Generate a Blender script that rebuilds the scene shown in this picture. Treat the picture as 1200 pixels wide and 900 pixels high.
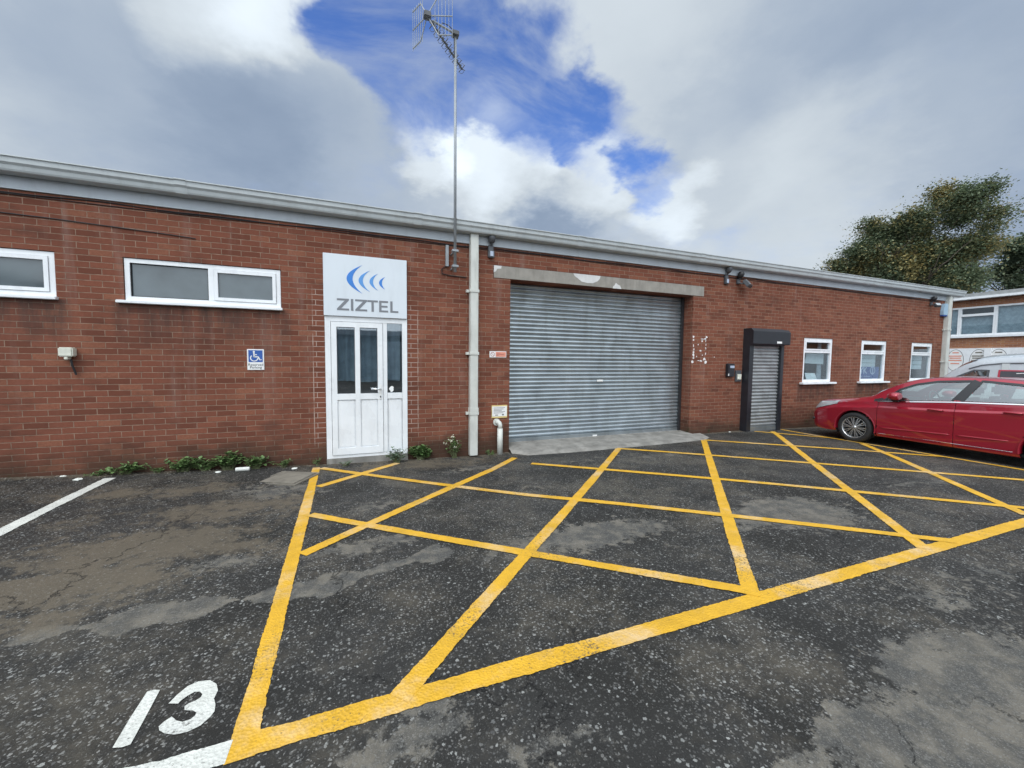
import bpy, bmesh, math, random
import numpy as np
from mathutils import Vector, Matrix, noise as mnoise

for o in list(bpy.data.objects): bpy.data.objects.remove(o)
scene = bpy.context.scene
COL = scene.collection
R = math.radians
random.seed(7)

# ------------------------------------------------------------------ camera
CAM_H = 1.55
yaw, pitch, roll, FL = R(21.63), R(-3.385), R(.558), 468.5      # focal length in pixels of a 1200 px wide picture
fwd = Vector((math.sin(yaw)*math.cos(pitch), math.cos(yaw)*math.cos(pitch), math.sin(pitch)))
rgt0 = Vector((math.cos(yaw), -math.sin(yaw), 0)); up0 = rgt0.cross(fwd)
rgt = rgt0*math.cos(roll)+up0*math.sin(roll); upv = up0*math.cos(roll)-rgt0*math.sin(roll)
cam = bpy.data.cameras.new('camera'); cam_o = bpy.data.objects.new('camera', cam); COL.objects.link(cam_o)
cam.sensor_width = 36; cam.lens = 36*FL/1200; cam.clip_start = .05; cam.clip_end = 3000
M = Matrix((rgt, upv, -fwd)).transposed().to_4x4(); M.translation = (0, 0, CAM_H)
cam_o.matrix_world = M
scene.camera = cam_o

def ray(x, y): return fwd*FL + rgt*(x-600) - upv*(y-450)

# ------------------------------------------------------------------ view, world, sun
scene.view_settings.view_transform = 'Standard'; scene.view_settings.look = 'None'
scene.view_settings.exposure = 0.22; scene.view_settings.gamma = 1; scene.view_settings.use_curve_mapping = False
scene.render.resolution_x = 1024; scene.render.resolution_y = 768
SUN_EL, SUN_AZ = R(52), R(212)                 # azimuth clockwise from +Y: behind and to the left of the camera
sun_dir = Vector((math.sin(SUN_AZ)*math.cos(SUN_EL), math.cos(SUN_AZ)*math.cos(SUN_EL), math.sin(SUN_EL)))
sl = bpy.data.lights.new('sun', 'SUN'); sl.energy = 1.1; sl.angle = R(35); sl.color = (1, .96, .9)
so = bpy.data.objects.new('sun', sl); COL.objects.link(so); so.rotation_euler = sun_dir.to_track_quat('Z', 'Y').to_euler()

world = bpy.data.worlds.new('World'); scene.world = world; world.use_nodes = True

class NT:
    """small helper round a node tree"""
    def __init__(s, tree): s.t = tree; s.n = tree.nodes; s.l = tree.links
    def node(s, typ, **kw):
        n = s.n.new(typ)
        for k, v in kw.items(): setattr(n, k, v)
        return n
    def put(s, sock, v):
        if hasattr(v, 'is_output') or isinstance(v, bpy.types.NodeSocket): s.l.new(v, sock)
        else:
            if isinstance(v, (tuple, list, Vector)) and sock.type == 'RGBA' and len(v) == 3: v = (*v, 1)
            sock.default_value = v
    def math(s, op, a, b=None, clamp=False):
        n = s.node('ShaderNodeMath', operation=op, use_clamp=clamp); s.put(n.inputs[0], a)
        if b is not None: s.put(n.inputs[1], b)
        return n.outputs[0]
    def vmath(s, op, a, b=None, out=0):
        n = s.node('ShaderNodeVectorMath', operation=op); s.put(n.inputs[0], a)
        if b is not None:
            if op == 'SCALE': s.put(n.inputs['Scale'], b)
            else: s.put(n.inputs[1], b)
        return n.outputs[out]
    def maprange(s, v, a, b, c=0., d=1., smooth=True):
        n = s.node('ShaderNodeMapRange', interpolation_type='SMOOTHSTEP' if smooth else 'LINEAR')
        s.put(n.inputs[0], v)
        for i, q in enumerate((a, b, c, d)): s.put(n.inputs[i+1], q)
        return n.outputs[0]
    def mix(s, f, a, b, blend='MIX'):
        n = s.node('ShaderNodeMix', data_type='RGBA', blend_type=blend); s.put(n.inputs[0], f); s.put(n.inputs[6], a); s.put(n.inputs[7], b)
        return n.outputs[2]
    def noise(s, vec, scale, detail=4, rough=.55, dist=0., out=0):
        n = s.node('ShaderNodeTexNoise'); s.put(n.inputs['Vector'], vec)
        s.put(n.inputs['Scale'], scale); s.put(n.inputs['Detail'], detail); s.put(n.inputs['Roughness'], rough); s.put(n.inputs['Distortion'], dist)
        return n.outputs[out]
    def sep(s, v):
        n = s.node('ShaderNodeSeparateXYZ'); s.put(n.inputs[0], v); return n.outputs
    def comb(s, x, y, z):
        n = s.node('ShaderNodeCombineXYZ')
        for i, q in enumerate((x, y, z)): s.put(n.inputs[i], q)
        return n.outputs[0]

def build_world():
    W = NT(world.node_tree)
    for n in list(W.n): W.n.remove(n)
    out = W.node('ShaderNodeOutputWorld'); bg = W.node('ShaderNodeBackground'); bg.inputs[1].default_value = .1
    W.l.new(bg.outputs[0], out.inputs[0])
    sky = W.node('ShaderNodeTexSky', sky_type='NISHITA'); sky.sun_disc = False
    sky.sun_elevation = SUN_EL; sky.sun_rotation = SUN_AZ; sky.air_density = 1.2; sky.dust_density = .3; sky.ozone_density = 3
    tc = W.node('ShaderNodeTexCoord').outputs['Generated']
    z = W.sep(tc)[2]
    # the cloud deck seen in perspective: project on a slab overhead
    den = W.math('ADD', W.math('MAXIMUM', z, 0.), .28)
    p = W.vmath('DIVIDE', tc, W.comb(den, den, den))
    wn = W.noise(p, 1.6, 6, .6, 0., 1)
    warp = W.vmath('SCALE', W.vmath('SUBTRACT', wn, (.5, .5, .5)), .26)
    d = W.vmath('NORMALIZE', W.vmath('ADD', tc, warp))
    wn2 = W.noise(p, 5., 6, .6, 0., 1)
    d2 = W.vmath('NORMALIZE', W.vmath('ADD', d, W.vmath('SCALE', W.vmath('SUBTRACT', wn2, (.5, .5, .5)), .13)))
    def blob(px, py, r0, r1, amp, dd=None):
        c = ray(px, py).normalized()
        dot = W.vmath('DOT_PRODUCT', dd or d2, tuple(c), out=1)
        return W.math('MULTIPLY', W.maprange(dot, math.cos(R(r1)), math.cos(R(r0))), amp)
    def total(L):
        a = L[0]
        for b in L[1:]: a = W.math('ADD', a, b)
        return a
    hole = total([blob(*b) for b in [(455, 5, 1, 8, .95), (500, 95, 1, 8, .7), (480, -70, 3, 10, 1.), (560, 95, 2, 8, .75), (640, 130, 3, 9, 1.0),
                                     (705, 165, 2, 7, 1.0), (755, 205, 1, 5, .9), (600, 40, 1, 9, .55), (470, 145, 1, 6, .5), (700, 120, 1, 5, .3),
                                     (410, 50, 1, 5, .3)]])
    solid = total([blob(*b) for b in [(590, 215, 4, 10, 1.), (680, 215, 3, 7, .7), (820, 90, 8, 17, .9), (270, 60, 6, 13, .8), (395, 130, 2, 7, .6), (650, 30, 2, 9, .8), (520, 195, 2, 7, .6)]])
    fn = W.noise(p, 3.2, 9, .62)
    hv = W.math('ADD', W.math('SUBTRACT', hole, W.math('MULTIPLY', solid, .6)), W.math('MULTIPLY', W.math('SUBTRACT', fn, .5), 1.0))
    veil = W.maprange(W.noise(W.vmath('MULTIPLY', p, (1., 1.6, 1.)), 2.6, 7, .6, .6), .40, .70, 0., .5)
    blue = W.math('MULTIPLY', W.maprange(hv, -.06, .95), W.math('SUBTRACT', 1., veil))
    bright = total([blob(*b) for b in [(290, 0, 1, 9, .26), (350, 30, 1, 6, .12), (40, 20, 3, 14, .06), (590, 185, 2, 9, .36), (690, 200, 2, 7, .28), (510, 180, 2, 6, .3),
                                       (880, 240, 4, 15, .17), (780, 245, 1, 6, .2), (60, 320, 4, 18, .10), (720, 30, 5, 14, .12), (1000, 200, 4, 14, .10)]])
    dark = total([blob(*b) for b in [(180, 130, 5, 16, .16), (420, 210, 3, 13, .09), (330, 150, 3, 10, .05), (640, 275, 2, 9, .12), (1160, 120, 8, 25, .13), (900, 100, 5, 18, .04),
                                     (640, 240, 1, 8, .10), (860, 285, 1, 8, .06), (1100, 300, 5, 20, .05), (830, 170, 2, 8, .07)]])
    n2 = W.noise(p, 2.1, 8, .6, .3)
    tex = W.math('MULTIPLY', W.math('SUBTRACT', n2, .5), .18)
    L = W.math('ADD', W.math('SUBTRACT', W.math('ADD', bright, .665), dark), tex)
    # glow added to the unseen sky behind the camera, to brighten the wall
    dots = W.vmath('DOT_PRODUCT', d, tuple(sun_dir), out=1)
    glow = W.math('MULTIPLY', W.maprange(dots, math.cos(R(85)), math.cos(R(5))), 1.7)
    L = W.math('MAXIMUM', W.math('ADD', L, glow), .2)
    L = W.math('MULTIPLY', L, W.maprange(z, -.12, .05, .35, 1.))
    tint = W.mix(W.maprange(L, .3, .8), (.66, .88, 1.25), (.90, 1., 1.09))
    cloud = W.vmath('SCALE', tint, W.math('MULTIPLY', L, 7.8))
    skyc = W.mix(1., sky.outputs[0], (.78, 1.0, 1.55), 'MULTIPLY')
    col = W.mix(blue, cloud, skyc)
    W.l.new(col, bg.inputs[0])
build_world()

# ------------------------------------------------------------------ placing: points of the photograph carried on to real planes
WALL = 6.5
def PY(x, y, Y=WALL): d = ray(x, y); d = d*(Y/d.y); return Vector((d.x, Y, d.z+CAM_H))
def PX(x, y, X): d = ray(x, y); d = d*(X/d.x); return Vector((X, d.y, d.z+CAM_H))
GX = [-400, -12, -3.87, -.6, 1.9, 2.6, 5, 8.3, 9.5, 10.9, 16, 40, 400]; GZ = [.3, .3, .115, -.02, -.08, -.06, -.02, 0, -.03, -.055, -.1, -.2, -.2]
def gz(x, y):
    t = min(1, max(0, (y-1.5)/4.8)); return float(np.interp(x, GX, GZ))*t*t*(3-2*t)
def G(x, y, lift=0):
    d = ray(x, y); z = 0
    for i in range(25):
        t = (z-CAM_H)/d.z; z = gz(d.x*t, d.y*t)
    return Vector((d.x*t, d.y*t, z+lift))

# ------------------------------------------------------------------ materials
def base_mat(name):
    m = bpy.data.materials.new(name); m.use_nodes = True; T = NT(m.node_tree)
    return m, T, T.n['Principled BSDF']
def mat(name, col, rough=.6, metal=0., var=.12, scale=6., bump=0., bscale=60., coat=0., dirt=0., spec=.5):
    m, T, P = base_mat(name)
    tc = T.node('ShaderNodeTexCoord').outputs['Object']
    n = T.noise(tc, scale, 5)
    lo = tuple(c*(1-var) for c in col); hi = tuple(min(1, c*(1+var)) for c in col)
    c = T.mix(T.maprange(n, .3, .7), lo, hi)
    if dirt:
        dn = T.noise(T.vmath('MULTIPLY', tc, (3., 3., .6)), 3., 6, .65)
        c = T.mix(T.math('MULTIPLY', T.maprange(dn, .45, .75), dirt), c, (.10, .085, .07))
    T.l.new(c, P.inputs['Base Color'])
    P.inputs['Metallic'].default_value = metal
    T.put(P.inputs['Roughness'], T.maprange(n, .2, .8, max(.02, rough-.06), min(1, rough+.06)))
    P.inputs['Coat Weight'].default_value = coat; P.inputs['Coat Roughness'].default_value = .04
    P.inputs['Specular IOR Level'].default_value = spec
    if bump:
        b = T.node('ShaderNodeBump'); b.inputs['Strength'].default_value = bump; b.inputs['Distance'].default_value = .003
        T.l.new(T.noise(tc, bscale, 3), b.inputs['Height']); T.l.new(b.outputs[0], P.inputs['Normal'])
    return m

def brick_mat(name, c1, c2, mortar, stains=True, base_z=0.):
    m, T, P = base_mat(name)
    tc = T.node('ShaderNodeTexCoord').outputs['Object']; s = T.sep(tc)
    u = T.math('ADD', s[0], s[1])
    wob = T.math('MULTIPLY', T.math('SUBTRACT', T.noise(tc, 9., 2), .5), .007)
    v = T.comb(T.math('ADD', u, wob), T.math('ADD', s[2], wob), 0.)
    bt = T.node('ShaderNodeTexBrick', offset=.5, offset_frequency=2)
    T.put(bt.inputs['Vector'], v); bt.inputs['Scale'].default_value = 1
    bt.inputs['Brick Width'].default_value = .225; bt.inputs['Row Height'].default_value = .075
    bt.inputs['Mortar Size'].default_value = .0052; bt.inputs['Mortar Smooth'].default_value = .35; bt.inputs['Bias'].default_value = 0.
    T.put(bt.inputs['Color1'], (1, 1, 1)); T.put(bt.inputs['Color2'], (0, 0, 0)); T.put(bt.inputs['Mortar'], (.5, .5, .5))
    rnd = T.sep(bt.outputs['Color'])[0]; fac = bt.outputs['Fac']
    bc = T.mix(rnd, c1, c2)
    bc = T.mix(T.maprange(rnd, .78, .98, 0., .4), bc, tuple(c*.58 for c in c2)); bc = T.mix(T.maprange(rnd, .18, .05, 0., .6), bc, (c1[0]*1.12, c1[1]*1.3, c1[2]*1.25))
    fine = T.noise(tc, 38., 5, .7); big = T.noise(tc, .9, 5, .6)
    bc = T.mix(T.maprange(fine, .35, .7, 0., .45), bc, tuple(c*.62 for c in c1))
    bc = T.mix(T.maprange(big, .35, .7, 0., .35), bc, tuple(c*.7 for c in c2))
    mc = T.mix(T.maprange(T.noise(tc, 14., 4), .3, .7), tuple(c*.62 for c in mortar), mortar)
    col = T.mix(fac, bc, mc)
    if stains:
        # lime bloom running down, darker under the sills, damp and moss near the ground
        streak = T.noise(T.vmath('MULTIPLY', tc, (2.2, 2.2, .22)), 2.0, 6, .62)
        col = T.mix(T.math('MULTIPLY', T.maprange(streak, .52, .74), T.maprange(s[2], .3, 1.6, .06, .30)), col, (.31, .23, .20))
        # pale scars of cut mortar either side of the door (object axes)
        for lx, za, zb_ in ((-4.545, .15, 2.62), (-3.045, .3, 2.45)):
            line = T.math('MULTIPLY', T.maprange(T.math('ABSOLUTE', T.math('SUBTRACT', u, lx)), .008, .003), T.math('MULTIPLY', T.maprange(s[2], za, za+.2), T.maprange(s[2], zb_, zb_-.1)))
            col = T.mix(T.math('MULTIPLY', line, T.maprange(T.noise(tc, 6., 4), .35, .6)), col, (.40, .30, .25))
            band = T.math('MULTIPLY', T.maprange(T.math('ABSOLUTE', T.math('SUBTRACT', u, lx+(.09 if lx < -4 else -.09))), .13, .05), T.math('MULTIPLY', T.maprange(s[2], za, za+.2), T.maprange(s[2], zb_, zb_-.1)))
            col = T.mix(T.math('MULTIPLY', T.math('MULTIPLY', band, fac), .8), col, (.46, .36, .31))
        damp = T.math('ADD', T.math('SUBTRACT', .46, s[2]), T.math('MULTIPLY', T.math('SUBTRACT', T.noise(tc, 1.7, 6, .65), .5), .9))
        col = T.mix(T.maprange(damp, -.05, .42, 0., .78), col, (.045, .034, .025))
        # uneven dark bands under the sills, fading downwards (object axes: the wall's origin is x = 4)
        silln = T.noise(T.vmath('MULTIPLY', tc, (3., 3., .5)), 2.6, 7, .68)
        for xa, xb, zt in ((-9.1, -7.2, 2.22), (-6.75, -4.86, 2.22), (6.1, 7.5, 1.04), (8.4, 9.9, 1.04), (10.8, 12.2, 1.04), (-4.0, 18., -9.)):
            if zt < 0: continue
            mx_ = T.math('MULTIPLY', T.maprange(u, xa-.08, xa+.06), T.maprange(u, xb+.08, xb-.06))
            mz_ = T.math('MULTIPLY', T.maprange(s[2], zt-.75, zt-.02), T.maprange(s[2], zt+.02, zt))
            col = T.mix(T.math('MULTIPLY', T.math('MULTIPLY', mx_, mz_), T.maprange(silln, .32, .68, .15, .85)), col, (.062, .045, .040))
        spot = T.noise(tc, 5.5, 6, .7)
        col = T.mix(T.maprange(spot, .68, .74, 0., .5), col, (.42, .36, .33))
        dark = T.noise(T.vmath('MULTIPLY', tc, (1., 1., 2.6)), 1.1, 6, .7)
        col = T.mix(T.maprange(dark, .50, .70, 0., .55), col, (.085, .042, .032))
        mossn = T.noise(tc, 7., 6, .7)
        col = T.mix(T.math('MULTIPLY', T.maprange(mossn, .56, .66), T.maprange(s[2], .25, .0)), col, (.035, .045, .02))
    T.l.new(col, P.inputs['Base Color']); P.inputs['Roughness'].default_value = .9; P.inputs['Specular IOR Level'].default_value = .08
    h = T.math('ADD', T.math('MULTIPLY', fac, -1.), T.math('MULTIPLY', fine, .45))
    b = T.node('ShaderNodeBump'); b.inputs['Strength'].default_value = .7; b.inputs['Distance'].default_value = .006
    T.l.new(h, b.inputs['Height']); T.l.new(b.outputs[0], P.inputs['Normal'])
    return m

def asphalt_mat():
    m, T, P = base_mat('asphalt')
    tc = T.node('ShaderNodeTexCoord').outputs['Object']
    at = T.node('ShaderNodeAttribute', attribute_name='dust').outputs['Fac']
    at2 = T.node('ShaderNodeAttribute', attribute_name='brown').outputs['Fac']
    dist = T.vmath('ADD', tc, T.vmath('SCALE', T.vmath('SUBTRACT', T.noise(tc, 75., 3, out=1), (.5, .5, .5)), .022))
    def chips(scale, thr, rad):
        v = T.node('ShaderNodeTexVoronoi', voronoi_dimensions='2D'); T.put(v.inputs['Vector'], dist); v.inputs['Scale'].default_value = scale
        r = T.sep(v.outputs['Color'])
        on = T.math('GREATER_THAN', r[0], thr)
        size = T.math('MULTIPLY', T.math('ADD', .35, r[1]), rad)
        inside = T.maprange(T.math('SUBTRACT', size, v.outputs['Distance']), 0., .1)
        return T.math('MULTIPLY', on, inside), r[2], v.outputs['Distance']
    k1, b1, d1 = chips(78., .52, .42); k2, b2, d2 = chips(150., .45, .45); k3, b3, d3 = chips(50., .84, .36)
    fine = T.noise(tc, 150., 4, .7); med = T.noise(tc, 3.2, 8, .68); big = T.noise(tc, .8, 7, .62)
    c = T.mix(fine, (.0065, .006, .0052), (.034, .032, .0285))
    c = T.mix(T.maprange(big, .35, .65, 0., .5), c, (.045, .044, .043))
    wear = T.maprange(T.noise(tc, 1.1, 6), .3, .62, .25, 1.)
    c = T.mix(T.math('MULTIPLY', T.math('MULTIPLY', k2, wear), .36), c, T.mix(b2, (.04, .04, .04), (.18, .18, .17)))
    c = T.mix(T.math('MULTIPLY', T.math('MULTIPLY', k1, wear), .85), c, T.mix(b1, (.03, .03, .03), (.34, .33, .31)))
    c = T.mix(T.math('MULTIPLY', k3, .8), c, T.mix(b3, (.08, .08, .08), (.38, .38, .36)))
    # cement skim and worn patches, broken up at the rim
    flake = T.math('SUBTRACT', T.noise(tc, 10., 10, .76), .5); med0 = T.math('SUBTRACT', med, .5)
    dn = T.math('ADD', at, T.math('ADD', T.math('MULTIPLY', med0, 1.2), T.math('MULTIPLY', flake, 1.7)))
    dm = T.maprange(dn, .36, .50)
    dust = T.mix(fine, (.135, .12, .098), (.265, .24, .20))
    dust = T.mix(T.maprange(T.noise(tc, 6., 7, .7), .4, .64), (.085, .083, .078), dust)
    dust = T.mix(T.math('MULTIPLY', k2, .5), dust, (.27, .26, .24))
    c = T.mix(T.math('MULTIPLY', dm, .80), c, dust)
    # thin film of dried silt over everything
    film = T.maprange(T.math('ADD', T.noise(tc, 1.1, 8, .68), T.math('MULTIPLY', flake, .5)), .44, .74, 0., .44)
    c = T.mix(film, c, (.165, .142, .108))
    bn = T.math('ADD', at2, T.math('ADD', T.math('MULTIPLY', T.math('SUBTRACT', T.noise(tc, 2.3, 8, .7), .5), 1.2), T.math('MULTIPLY', flake, 1.5)))
    bm = T.maprange(bn, .24, .62)
    c = T.mix(T.math('MULTIPLY', bm, .72), c, T.mix(fine, (.085, .068, .048), (.205, .17, .125)))
    # cracks
    cr = T.node('ShaderNodeTexVoronoi', feature='DISTANCE_TO_EDGE', voronoi_dimensions='2D')
    T.put(cr.inputs['Vector'], T.vmath('ADD', tc, T.vmath('SCALE', T.noise(tc, 2.2, 6, .7, out=1), .8))); cr.inputs['Scale'].default_value = .75
    crm = T.math('MULTIPLY', T.maprange(cr.outputs['Distance'], .010, .0), T.maprange(T.noise(tc, .6, 3), .44, .56))
    c = T.mix(T.math('MULTIPLY', crm, .8), c, (.012, .012, .012))
    T.l.new(c, P.inputs['Base Color'])
    wet = T.maprange(T.noise(tc, .55, 5, .6), .42, .62)
    T.put(P.inputs['Roughness'], T.math('ADD', T.math('SUBTRACT', .80, T.math('MULTIPLY', wet, .26)), T.math('MULTIPLY', dm, .12), clamp=True))
    P.inputs['Specular IOR Level'].default_value = .24
    h = T.math('ADD', T.math('MULTIPLY', k1, .7), T.math('ADD', T.math('MULTIPLY', k2, .4), T.math('MULTIPLY', fine, .8)))
    h = T.math('SUBTRACT', h, T.math('MULTIPLY', crm, 2.))
    b = T.node('ShaderNodeBump'); b.inputs['Strength'].default_value = .75; b.inputs['Distance'].default_value = .006
    T.l.new(h, b.inputs['Height']); T.l.new(b.outputs[0], P.inputs['Normal'])
    return m

def paint_mat(name, col, worn):
    m, T, P = base_mat(name)
    tc = T.node('ShaderNodeTexCoord').outputs['Object']
    n = T.noise(tc, 7., 7, .7); f = T.noise(tc, 60., 5, .7); b_ = T.noise(tc, 1.6, 4)
    c = T.mix(T.maprange(n, .3, .7), tuple(x*.86 for x in col), tuple(min(1, x*1.08) for x in col))
    c = T.mix(T.maprange(T.noise(tc, 1.7, 8, .72), .48, .70, 0., .7), c, tuple(min(1, .5*x+.34) for x in col))   # bleached, chalky patches
    c = T.mix(T.maprange(T.noise(tc, .9, 8, .72), .50, .72, 0., .38), c, tuple(x*.42 for x in col))   # tyre grime
    v = T.node('ShaderNodeTexVoronoi', voronoi_dimensions='2D'); T.put(v.inputs['Vector'], tc); v.inputs['Scale'].default_value = 70.
    pit = T.math('MULTIPLY', T.math('GREATER_THAN', T.sep(v.outputs['Color'])[0], .75), T.maprange(v.outputs['Distance'], .4, .2))
    w = T.math('MULTIPLY', T.maprange(T.math('ADD', f, T.math('MULTIPLY', b_, .5)), .83, .98), worn)
    c = T.mix(T.math('MAXIMUM', w, T.math('MULTIPLY', pit, T.maprange(b_, .45, .7, 0., .5))), c, (.07, .065, .055))
    T.l.new(c, P.inputs['Base Color']); P.inputs['Roughness'].default_value = .6
    h = T.math('ADD', f, T.math('MULTIPLY', v.outputs['Distance'], .8))
    b = T.node('ShaderNodeBump'); b.inputs['Strength'].default_value = .7; b.inputs['Distance'].default_value = .006
    T.l.new(h, b.inputs['Height']); T.l.new(b.outputs[0], P.inputs['Normal'])
    return m

def glass_mat(name, tint, refl=.12, blue=0.):
    m, T, P = base_mat(name); T.n.remove(P)
    out = T.n['Material Output']
    lw = T.node('ShaderNodeLayerWeight'); lw.inputs[0].default_value = .5
    f = T.math('ADD', T.math('MULTIPLY', T.math('POWER', lw.outputs['Facing'], 4.), .9), refl, clamp=True)
    tr = T.node('ShaderNodeBsdfTransparent'); T.put(tr.inputs[0], tint)
    gl = T.node('ShaderNodeBsdfGlossy'); gl.inputs['Roughness'].default_value = .02; T.put(gl.inputs[0], (.95, .97, 1.))
    tc = T.node('ShaderNodeTexCoord').outputs['Object']
    b = T.node('ShaderNodeBump'); b.inputs['Strength'].default_value = .03; b.inputs['Distance'].default_value = .02
    T.l.new(T.noise(tc, 2.5, 1), b.inputs['Height']); T.l.new(b.outputs[0], gl.inputs['Normal'])
    mx = T.node('ShaderNodeMixShader'); T.l.new(f, mx.inputs[0]); T.l.new(tr.outputs[0], mx.inputs[1]); T.l.new(gl.outputs[0], mx.inputs[2])
    T.l.new(mx.outputs[0], out.inputs[0])
    return m

MT = dict(
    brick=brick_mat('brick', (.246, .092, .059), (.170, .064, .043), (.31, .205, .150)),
    brick_far=brick_mat('brick_orange', (.40, .19, .10), (.30, .13, .08), (.42, .34, .28), False),
    asphalt=asphalt_mat(), yellow=paint_mat('yellow_paint', (.66, .365, .020), 1.), white_line=paint_mat('white_road_paint', (.62, .62, .57), .9),
    concrete=mat('concrete', (.235, .225, .205), .85, var=.25, scale=4, bump=.4, dirt=.5),
    lintel=mat('lintel_concrete', (.29, .27, .24), .9, var=.12, scale=5, bump=.5, dirt=.25),
    plaster=mat('white_patch', (.62, .61, .60), .85, var=.08, bump=.3),
    fascia=mat('fascia_paint', (.44, .48, .52), .45, var=.05, scale=2, dirt=.12),
    gutter=mat('gutter_metal', (.49, .525, .535), .4, var=.06, scale=2.5, dirt=.16),
    roof=mat('roof_sheet', (.33, .34, .34), .6),
    upvc=mat('white_upvc', (.80, .82, .84), .28, var=.03, scale=3, dirt=.10),
    sign=mat('sign_board', (.66, .71, .76), .35, var=.02, scale=2, dirt=.06),
    pipe=mat('pipe_paint', (.58, .59, .55), .45, var=.06, dirt=.28),
    steel=mat('galvanised_steel', (.38, .425, .455), .34, metal=.75, var=.12, scale=3, dirt=.22, bump=.6, bscale=2.5),
    steel2=mat('galvanised_lath', (.34, .36, .37), .38, metal=.5, var=.14, scale=5, dirt=.25),
    black=mat('black_powder_coat', (.018, .020, .026), .38, var=.15, dirt=.05),
    rubber=mat('black_rubber', (.012, .012, .012), .75), plastic=mat('dark_plastic', (.025, .025, .028), .45),
    grey_dark=mat('dark_grey_plastic', (.08, .085, .095), .5), alu=mat('aerial_aluminium', (.30, .32, .34), .5, metal=.3),
    cream=mat('cream_plastic', (.66, .66, .57), .5, dirt=.15), cable=mat('black_cable', (.015, .014, .016), .6),
    logo_blue=mat('logo_blue', (.035, .20, .60), .4, var=.05), logo_blue2=mat('logo_pale_blue', (.10, .30, .66), .4, var=.05), logo_grey=mat('logo_grey', (.19, .20, .22), .4, var=.05),
    sign_blue=mat('sign_blue', (.03, .10, .36), .4, var=.05), white=mat('white_plastic', (.80, .80, .79), .4, var=.03), ink=mat('printed_ink', (.06, .06, .07), .6),
    salmon=mat('faded_red_print', (.70, .28, .20), .5, var=.1), salmon_ink=mat('dark_red_print', (.38, .09, .08), .5), buff=mat('yellowed_border', (.66, .52, .22), .5),
    room=mat('room_grey', (.10, .10, .11), .9), pale_panel=mat('pale_grey_panel', (.62, .66, .66), .8, var=.05), drape=mat('curtain_fabric', (.44, .48, .52), .85, var=.15, scale=9),
    navy=mat('navy_poster', (.03, .08, .27), .5), letter=mat('faded_lettering', (.44, .50, .62), .5),
    glass=glass_mat('window_glass', (.82, .88, .90), .06), glass_door=glass_mat('door_glass', (.76, .83, .86), .18), car_glass=glass_mat('car_glass', (.72, .84, .80), .22),
    van_glass=glass_mat('van_glass', (.70, .80, .80), .62),
    frost=mat('obscured_glass', (.075, .095, .105), .06, var=.35, scale=1.1, spec=.9),
    adhesive=mat('old_adhesive', (.74, .72, .71), .8), litter=mat('white_litter', (.70, .71, .66), .5, var=.1), stone=mat('worn_concrete_cover', (.19, .172, .14), .9, var=.22, scale=9, bump=.6, dirt=.4),
    leaf=mat('weed_leaf', (.10, .17, .055), .5, var=.4, scale=14), leaf2=mat('weed_grey_leaf', (.12, .17, .11), .6, var=.3, scale=14), stem=mat('weed_stem', (.10, .12, .05), .7), flower=mat('seed_head', (.55, .55, .42), .8),
    chrome=mat('chrome', (.75, .76, .78), .12, metal=1., var=.03), alloy=mat('alloy_rim', (.55, .55, .55), .25, metal=.85, var=.06), lamp_glass=mat('headlamp_lens', (.42, .44, .46), .06, metal=.3, spec=1.),
    seat=mat('seat_cloth', (.05, .05, .055), .85), van=mat('van_white', (.47, .50, .53), .25, var=.03, coat=.6), van_red=mat('livery_red', (.42, .03, .06), .4), tyre=mat('tyre', (.018, .018, .019), .8, bump=.2),
    orange=mat('lamp_orange', (.55, .20, .03), .3), bark=mat('bark', (.07, .055, .04), .9, bump=.8, bscale=20), alarm=mat('alarm_box_blue', (.32, .46, .58), .4, var=.05),
)
def car_paint():
    m, T, P = base_mat('red_metallic_paint')
    tc = T.node('ShaderNodeTexCoord').outputs['Object']
    fl = T.noise(tc, 900., 1)
    T.l.new(T.mix(fl, (.27, .006, .020), (.42, .012, .036)), P.inputs['Base Color'])
    P.inputs['Metallic'].default_value = .35; P.inputs['Roughness'].default_value = .36
    P.inputs['Coat Weight'].default_value = 1.; P.inputs['Coat Roughness'].default_value = .03
    return m
MT['red'] = car_paint()
def foliage_mat(name, greens, autumn, amount):
    m, T, P = base_mat(name)
    tc = T.node('ShaderNodeTexCoord').outputs['Object']; gi = T.node('ShaderNodeNewGeometry').outputs['Random Per Island']
    c = T.mix(gi, greens[0], greens[1])
    a = T.math('ADD', T.noise(tc, .42, 4, .6), T.math('MULTIPLY', T.math('SUBTRACT', gi, .5), .25))
    c = T.mix(T.maprange(a, amount, amount+.16), c, T.mix(gi, autumn[0], autumn[1]))
    T.l.new(c, P.inputs['Base Color']); P.inputs['Roughness'].default_value = .55
    tl = T.node('ShaderNodeBsdfTranslucent'); T.l.new(c, tl.inputs[0])
    mx = T.node('ShaderNodeMixShader'); mx.inputs[0].default_value = .25
    T.l.new(P.outputs[0], mx.inputs[1]); T.l.new(tl.outputs[0], mx.inputs[2]); T.l.new(mx.outputs[0], T.n['Material Output'].inputs[0])
    return m
MT['tree_mixed'] = foliage_mat('autumn_foliage', ((.08, .115, .068), (.185, .225, .125)), ((.44, .33, .12), (.31, .26, .11)), .50)
MT['tree_dark'] = foliage_mat('dark_foliage', ((.075, .11, .075), (.16, .20, .12)), ((.28, .25, .12), (.21, .21, .11)), .58)

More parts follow.
